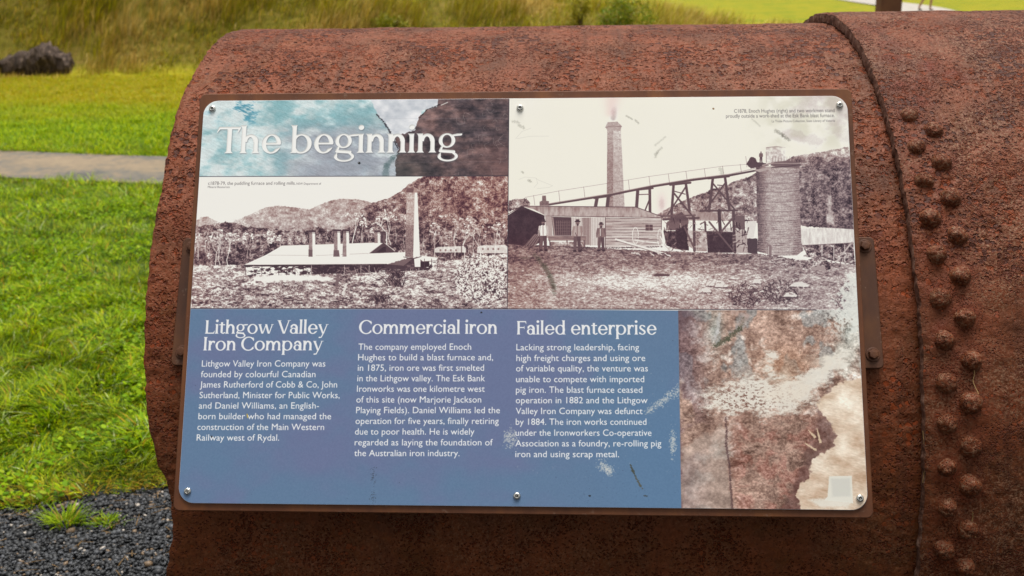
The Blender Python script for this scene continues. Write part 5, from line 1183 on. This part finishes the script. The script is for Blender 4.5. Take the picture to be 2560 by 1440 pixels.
# ------------------------------------------------------------------ boulders at the foot of the bank
N = NT('dark_slag'); a = N.noise(7, 5, .65, co=N.scaled(2.2, 1, .5)); b2 = N.noise(30, 4, .7)
M['slag'] = N.fin(N.ramp(N.math('ADD', N.math('MULTIPLY', a, .6), N.math('MULTIPLY', b2, .4)), (.36, (.016, .011, .008)), (.50, (.06, .040, .030)), (.62, (.17, .12, .09))), .85, 0, N.bump(a, .05, 1.), .2)
def boulder(loc, prof, dep, rot, label, seed):
    """prof: (x, top) silhouette; a faceted slab of slag"""
    nx, na = 60, 34; X = np.linspace(prof[0][0], prof[-1][0], nx); top = np.interp(X, [p[0] for p in prof], [p[1] for p in prof]); V = []
    for i in range(nx):
        e = math.sqrt(max(0, 1-((i-(nx-1)/2)/((nx-1)/2))**2))**.35
        for j in range(na):
            a = 2*math.pi*j/na; ca, sa = math.cos(a), math.sin(a); s = lambda q: math.copysign(abs(q)**.7, q)
            V.append((X[i], dep/2*s(ca)*e, (top[i]+.12)/2*s(sa)*max(e, .05)+(top[i]-.12)/2))
    V = np.array(V); d = fbm(V[:, 0]*2+9+V[:, 1], V[:, 2]+9+V[:, 1]*2, .22, seed=seed, octs=4)-.5
    V[:, 1] += d*.26; V[:, 2] += d*.20*(V[:, 2] > .05); V[:, 0] += (fbm(V[:, 2]+7, V[:, 1]+3, .15, seed=seed+1, octs=3)-.5)*.07
    F = [tuple(f) for f in grid_faces(nx, na, wrap=True).tolist()]+[tuple(range(na))[::-1], tuple((nx-1)*na+i for i in range(na))]
    o = mesh('boulder', V, F, M['slag'], None, loc=loc); o.rotation_euler.z = rot
    return tag(o, label, 'boulder', 'dark boulders along the foot of the bank')
boulder((-9.34, 16.3, .10), [(-.70, .14), (-.55, .22), (-.48, .27), (-.3, .29), (-.26, .33), (0, .36), (.08, .42), (.2, .47), (.3, .48), (.42, .40), (.5, .33), (.62, .30), (.70, .22)], .5, .05, 'long dark boulder with a humped right end lying at the foot of the bank', 5)
boulder((-10.42, 16.35, .10), [(-.5, .3), (-.2, .46), (.1, .42), (.38, .34), (.44, .25)], .5, -.05, 'dark boulder cut off by the left edge of the picture', 6)
# ------------------------------------------------------------------ shrubs on the mound
M['shrub'] = leafmat('shrub_leaf', .3, .55, .3); N = NT('bark'); M['bark'] = N.fin((.12, .085, .055), .8)
def tube(pts, rad, n=6):
    pts = np.array(pts, float); V = []
    for i, p in enumerate(pts):
        d = pts[min(i+1, len(pts)-1)]-pts[max(i-1, 0)]; d /= np.linalg.norm(d)+1e-9; u = np.cross(d, (0, 1, .1)); u /= np.linalg.norm(u)+1e-9; v = np.cross(d, u)
        for k in range(n): a = 2*math.pi*k/n; V.append(p+rad[i]*(u*math.cos(a)+v*math.sin(a)))
    return V, [tuple(f) for f in grid_faces(len(pts), n, wrap=True).tolist()]
def shrub(x, y, w, h, seed, label, P, nl=2600):
    rg = np.random.default_rng(seed); z = float(bank_h(np.array([x]), np.array([y]))[0])-.03; r = empty('shrub', (x, y, z)); tag(r, label, 'shrub')
    V = []; F = []
    for k in range(9):
        a = rg.random()*6.28; q = rg.random()**.5*w*.7; v, f = tube([(0, 0, 0), (q*.3*math.cos(a), q*.3*math.sin(a), h*.45), (q*math.cos(a), q*math.sin(a), h*(.6+.35*rg.random()))], [.014, .009, .004]); F += [tuple(i+len(V) for i in g) for g in f]; V += list(v)
    mesh('stems', V, F, M['bark'], r)
    cl = rg.normal(size=(26, 3))*np.array([w*.42, w*.38, h*.2])+np.array([0, 0, h*.58]); c = cl[rg.integers(26, size=nl)]+rg.normal(size=(nl, 3))*np.array([w*.13, w*.13, h*.10]); c[:, 2] = np.abs(c[:, 2])
    s = rg.uniform(.014, .030, nl); u = rg.normal(size=(nl, 3)); u /= np.linalg.norm(u, axis=1)[:, None]; v = np.cross(u, rg.normal(size=(nl, 3))); v /= np.linalg.norm(v, axis=1)[:, None]
    Q = np.stack([c-u*s[:, None], c+v*s[:, None]*.5, c+u*s[:, None]*1.3, c-v*s[:, None]*.5], 1)
    mesh('foliage', Q.reshape(-1, 3), np.arange(nl*4).reshape(-1, 4), M['shrub'], r, col=np.repeat(pal(nl, rg, P, [1]*len(P)), 4, 0))
GR = [(.15, .24, .006), (.22, .31, .008), (.08, .14, .005), (.32, .36, .02)]
shrub(1.15, 18.0, .60, 1.0, 1, 'dense green shrub on the mound, the largest one right of centre', GR+[(.30, .26, .02), (.36, .30, .03)], 5200)
shrub(.45, 18.9, .30, .60, 2, 'loose pale green shrub on the mound just left of the largest one', [(.40, .36, .02), (.48, .40, .04), (.28, .28, .02)], 1600)
shrub(-3.1, 17.6, .45, .50, 3, 'spreading olive shrub low on the bank above the left part of the cylinder', [(.26, .26, .01), (.34, .31, .02), (.17, .19, .008)], 2600)
shrub(3.55, 18.3, .40, .30, 4, 'low brownish shrub at the right-hand end of the mound', [(.32, .24, .03), (.40, .28, .05), (.22, .20, .02)], 1800)
# ------------------------------------------------------------------ the walker far away on the lawn
def skin(name, verts, edges, rads, mat, parent, root=0):
    me = bpy.data.meshes.new(name); me.from_pydata(verts, edges, []); o = bpy.data.objects.new(name, me); link(o, parent); me.materials.append(mat); m_ = o.modifiers.new('skin', 'SKIN')
    for v, r in zip(me.skin_vertices[0].data, rads): v.radius = r if isinstance(r, tuple) else (r, r)
    me.skin_vertices[0].data[root].use_root = True
    m_.use_smooth_shade = True; s_ = o.modifiers.new('sub', 'SUBSURF'); s_.levels = s_.render_levels = 2; return o
for nm, c_, r_ in (('skin_tone', (.42, .22, .13), .55), ('shirt_cloth', (.10, .13, .22), .8), ('shorts_cloth', (.03, .03, .035), .85), ('shoe', (.02, .02, .022), .6), ('hair', (.03, .018, .01), .7)):
    N = NT(nm); M[nm] = N.fin(c_, r_)
pp = empty('person', (15.28, 43.4, .0)); pp.rotation_euler.z = math.radians(35); tag(pp, 'distant walker in dark shoes and shorts by the far path, only the legs in frame', 'person')
BV = [(0, 0, .96), (0, 0, 1.12), (0, 0, 1.32), (0, -.01, 1.44), (0, -.01, 1.52), (0, -.03, 1.60), (0, -.03, 1.70),
      (.10, 0, .90), (.11, -.14, .50), (.11, -.10, .10), (.11, -.24, .045), (-.10, 0, .90), (-.11, .08, .50), (-.11, .28, .14), (-.11, .20, .045),
      (.19, 0, 1.40), (.25, .06, 1.12), (.25, -.06, .90), (.25, -.10, .82), (-.19, 0, 1.40), (-.25, -.08, 1.13), (-.24, -.24, .96), (-.24, -.30, .90)]
BE = [(0, 1), (1, 2), (2, 3), (3, 4), (4, 5), (5, 6), (0, 7), (7, 8), (8, 9), (9, 10), (0, 11), (11, 12), (12, 13), (13, 14), (3, 15), (15, 16), (16, 17), (17, 18), (3, 19), (19, 20), (20, 21), (21, 22)]
BR = [(.15, .11), (.13, .10), (.16, .11), (.08, .07), (.055, .055), (.085, .10), (.07, .085), .095, .058, .040, .035, .095, .058, .040, .035, .06, .045, .032, .03, .06, .045, .032, .03]
body = skin('body', BV, BE, BR, M['skin_tone'], pp)
skin('shirt', [(0, 0, .98), (0, 0, 1.12), (0, 0, 1.30), (0, 0, 1.42), (.20, 0, 1.40), (.25, .04, 1.18), (-.20, 0, 1.40), (-.25, -.06, 1.18)], [(0, 1), (1, 2), (2, 3), (3, 4), (4, 5), (3, 6), (6, 7)], [(.165, .125), (.15, .12), (.18, .13), (.09, .085), .072, .062, .072, .062], M['shirt_cloth'], pp)
skin('shorts', [(0, 0, 1.0), (0, 0, .93), (.105, -.02, .86), (.115, -.10, .60), (-.105, .01, .86), (-.115, .06, .60)], [(0, 1), (1, 2), (2, 3), (1, 4), (4, 5)], [(.165, .125), (.16, .12), .108, .085, .108, .085], M['shorts_cloth'], pp)
for sx_, y_ in ((.11, -.12), (-.11, .26)): skin('shoe', [(sx_, y_+.05, .06), (sx_, y_-.03, .05), (sx_, y_-.15, .038)], [(0, 1), (1, 2)], [.052, .05, .038], M['shoe'], pp)
skin('hair', [(0, .0, 1.62), (0, .0, 1.70), (0, -.03, 1.745)], [(0, 1), (1, 2)], [.085, .098, .075], M['hair'], pp)
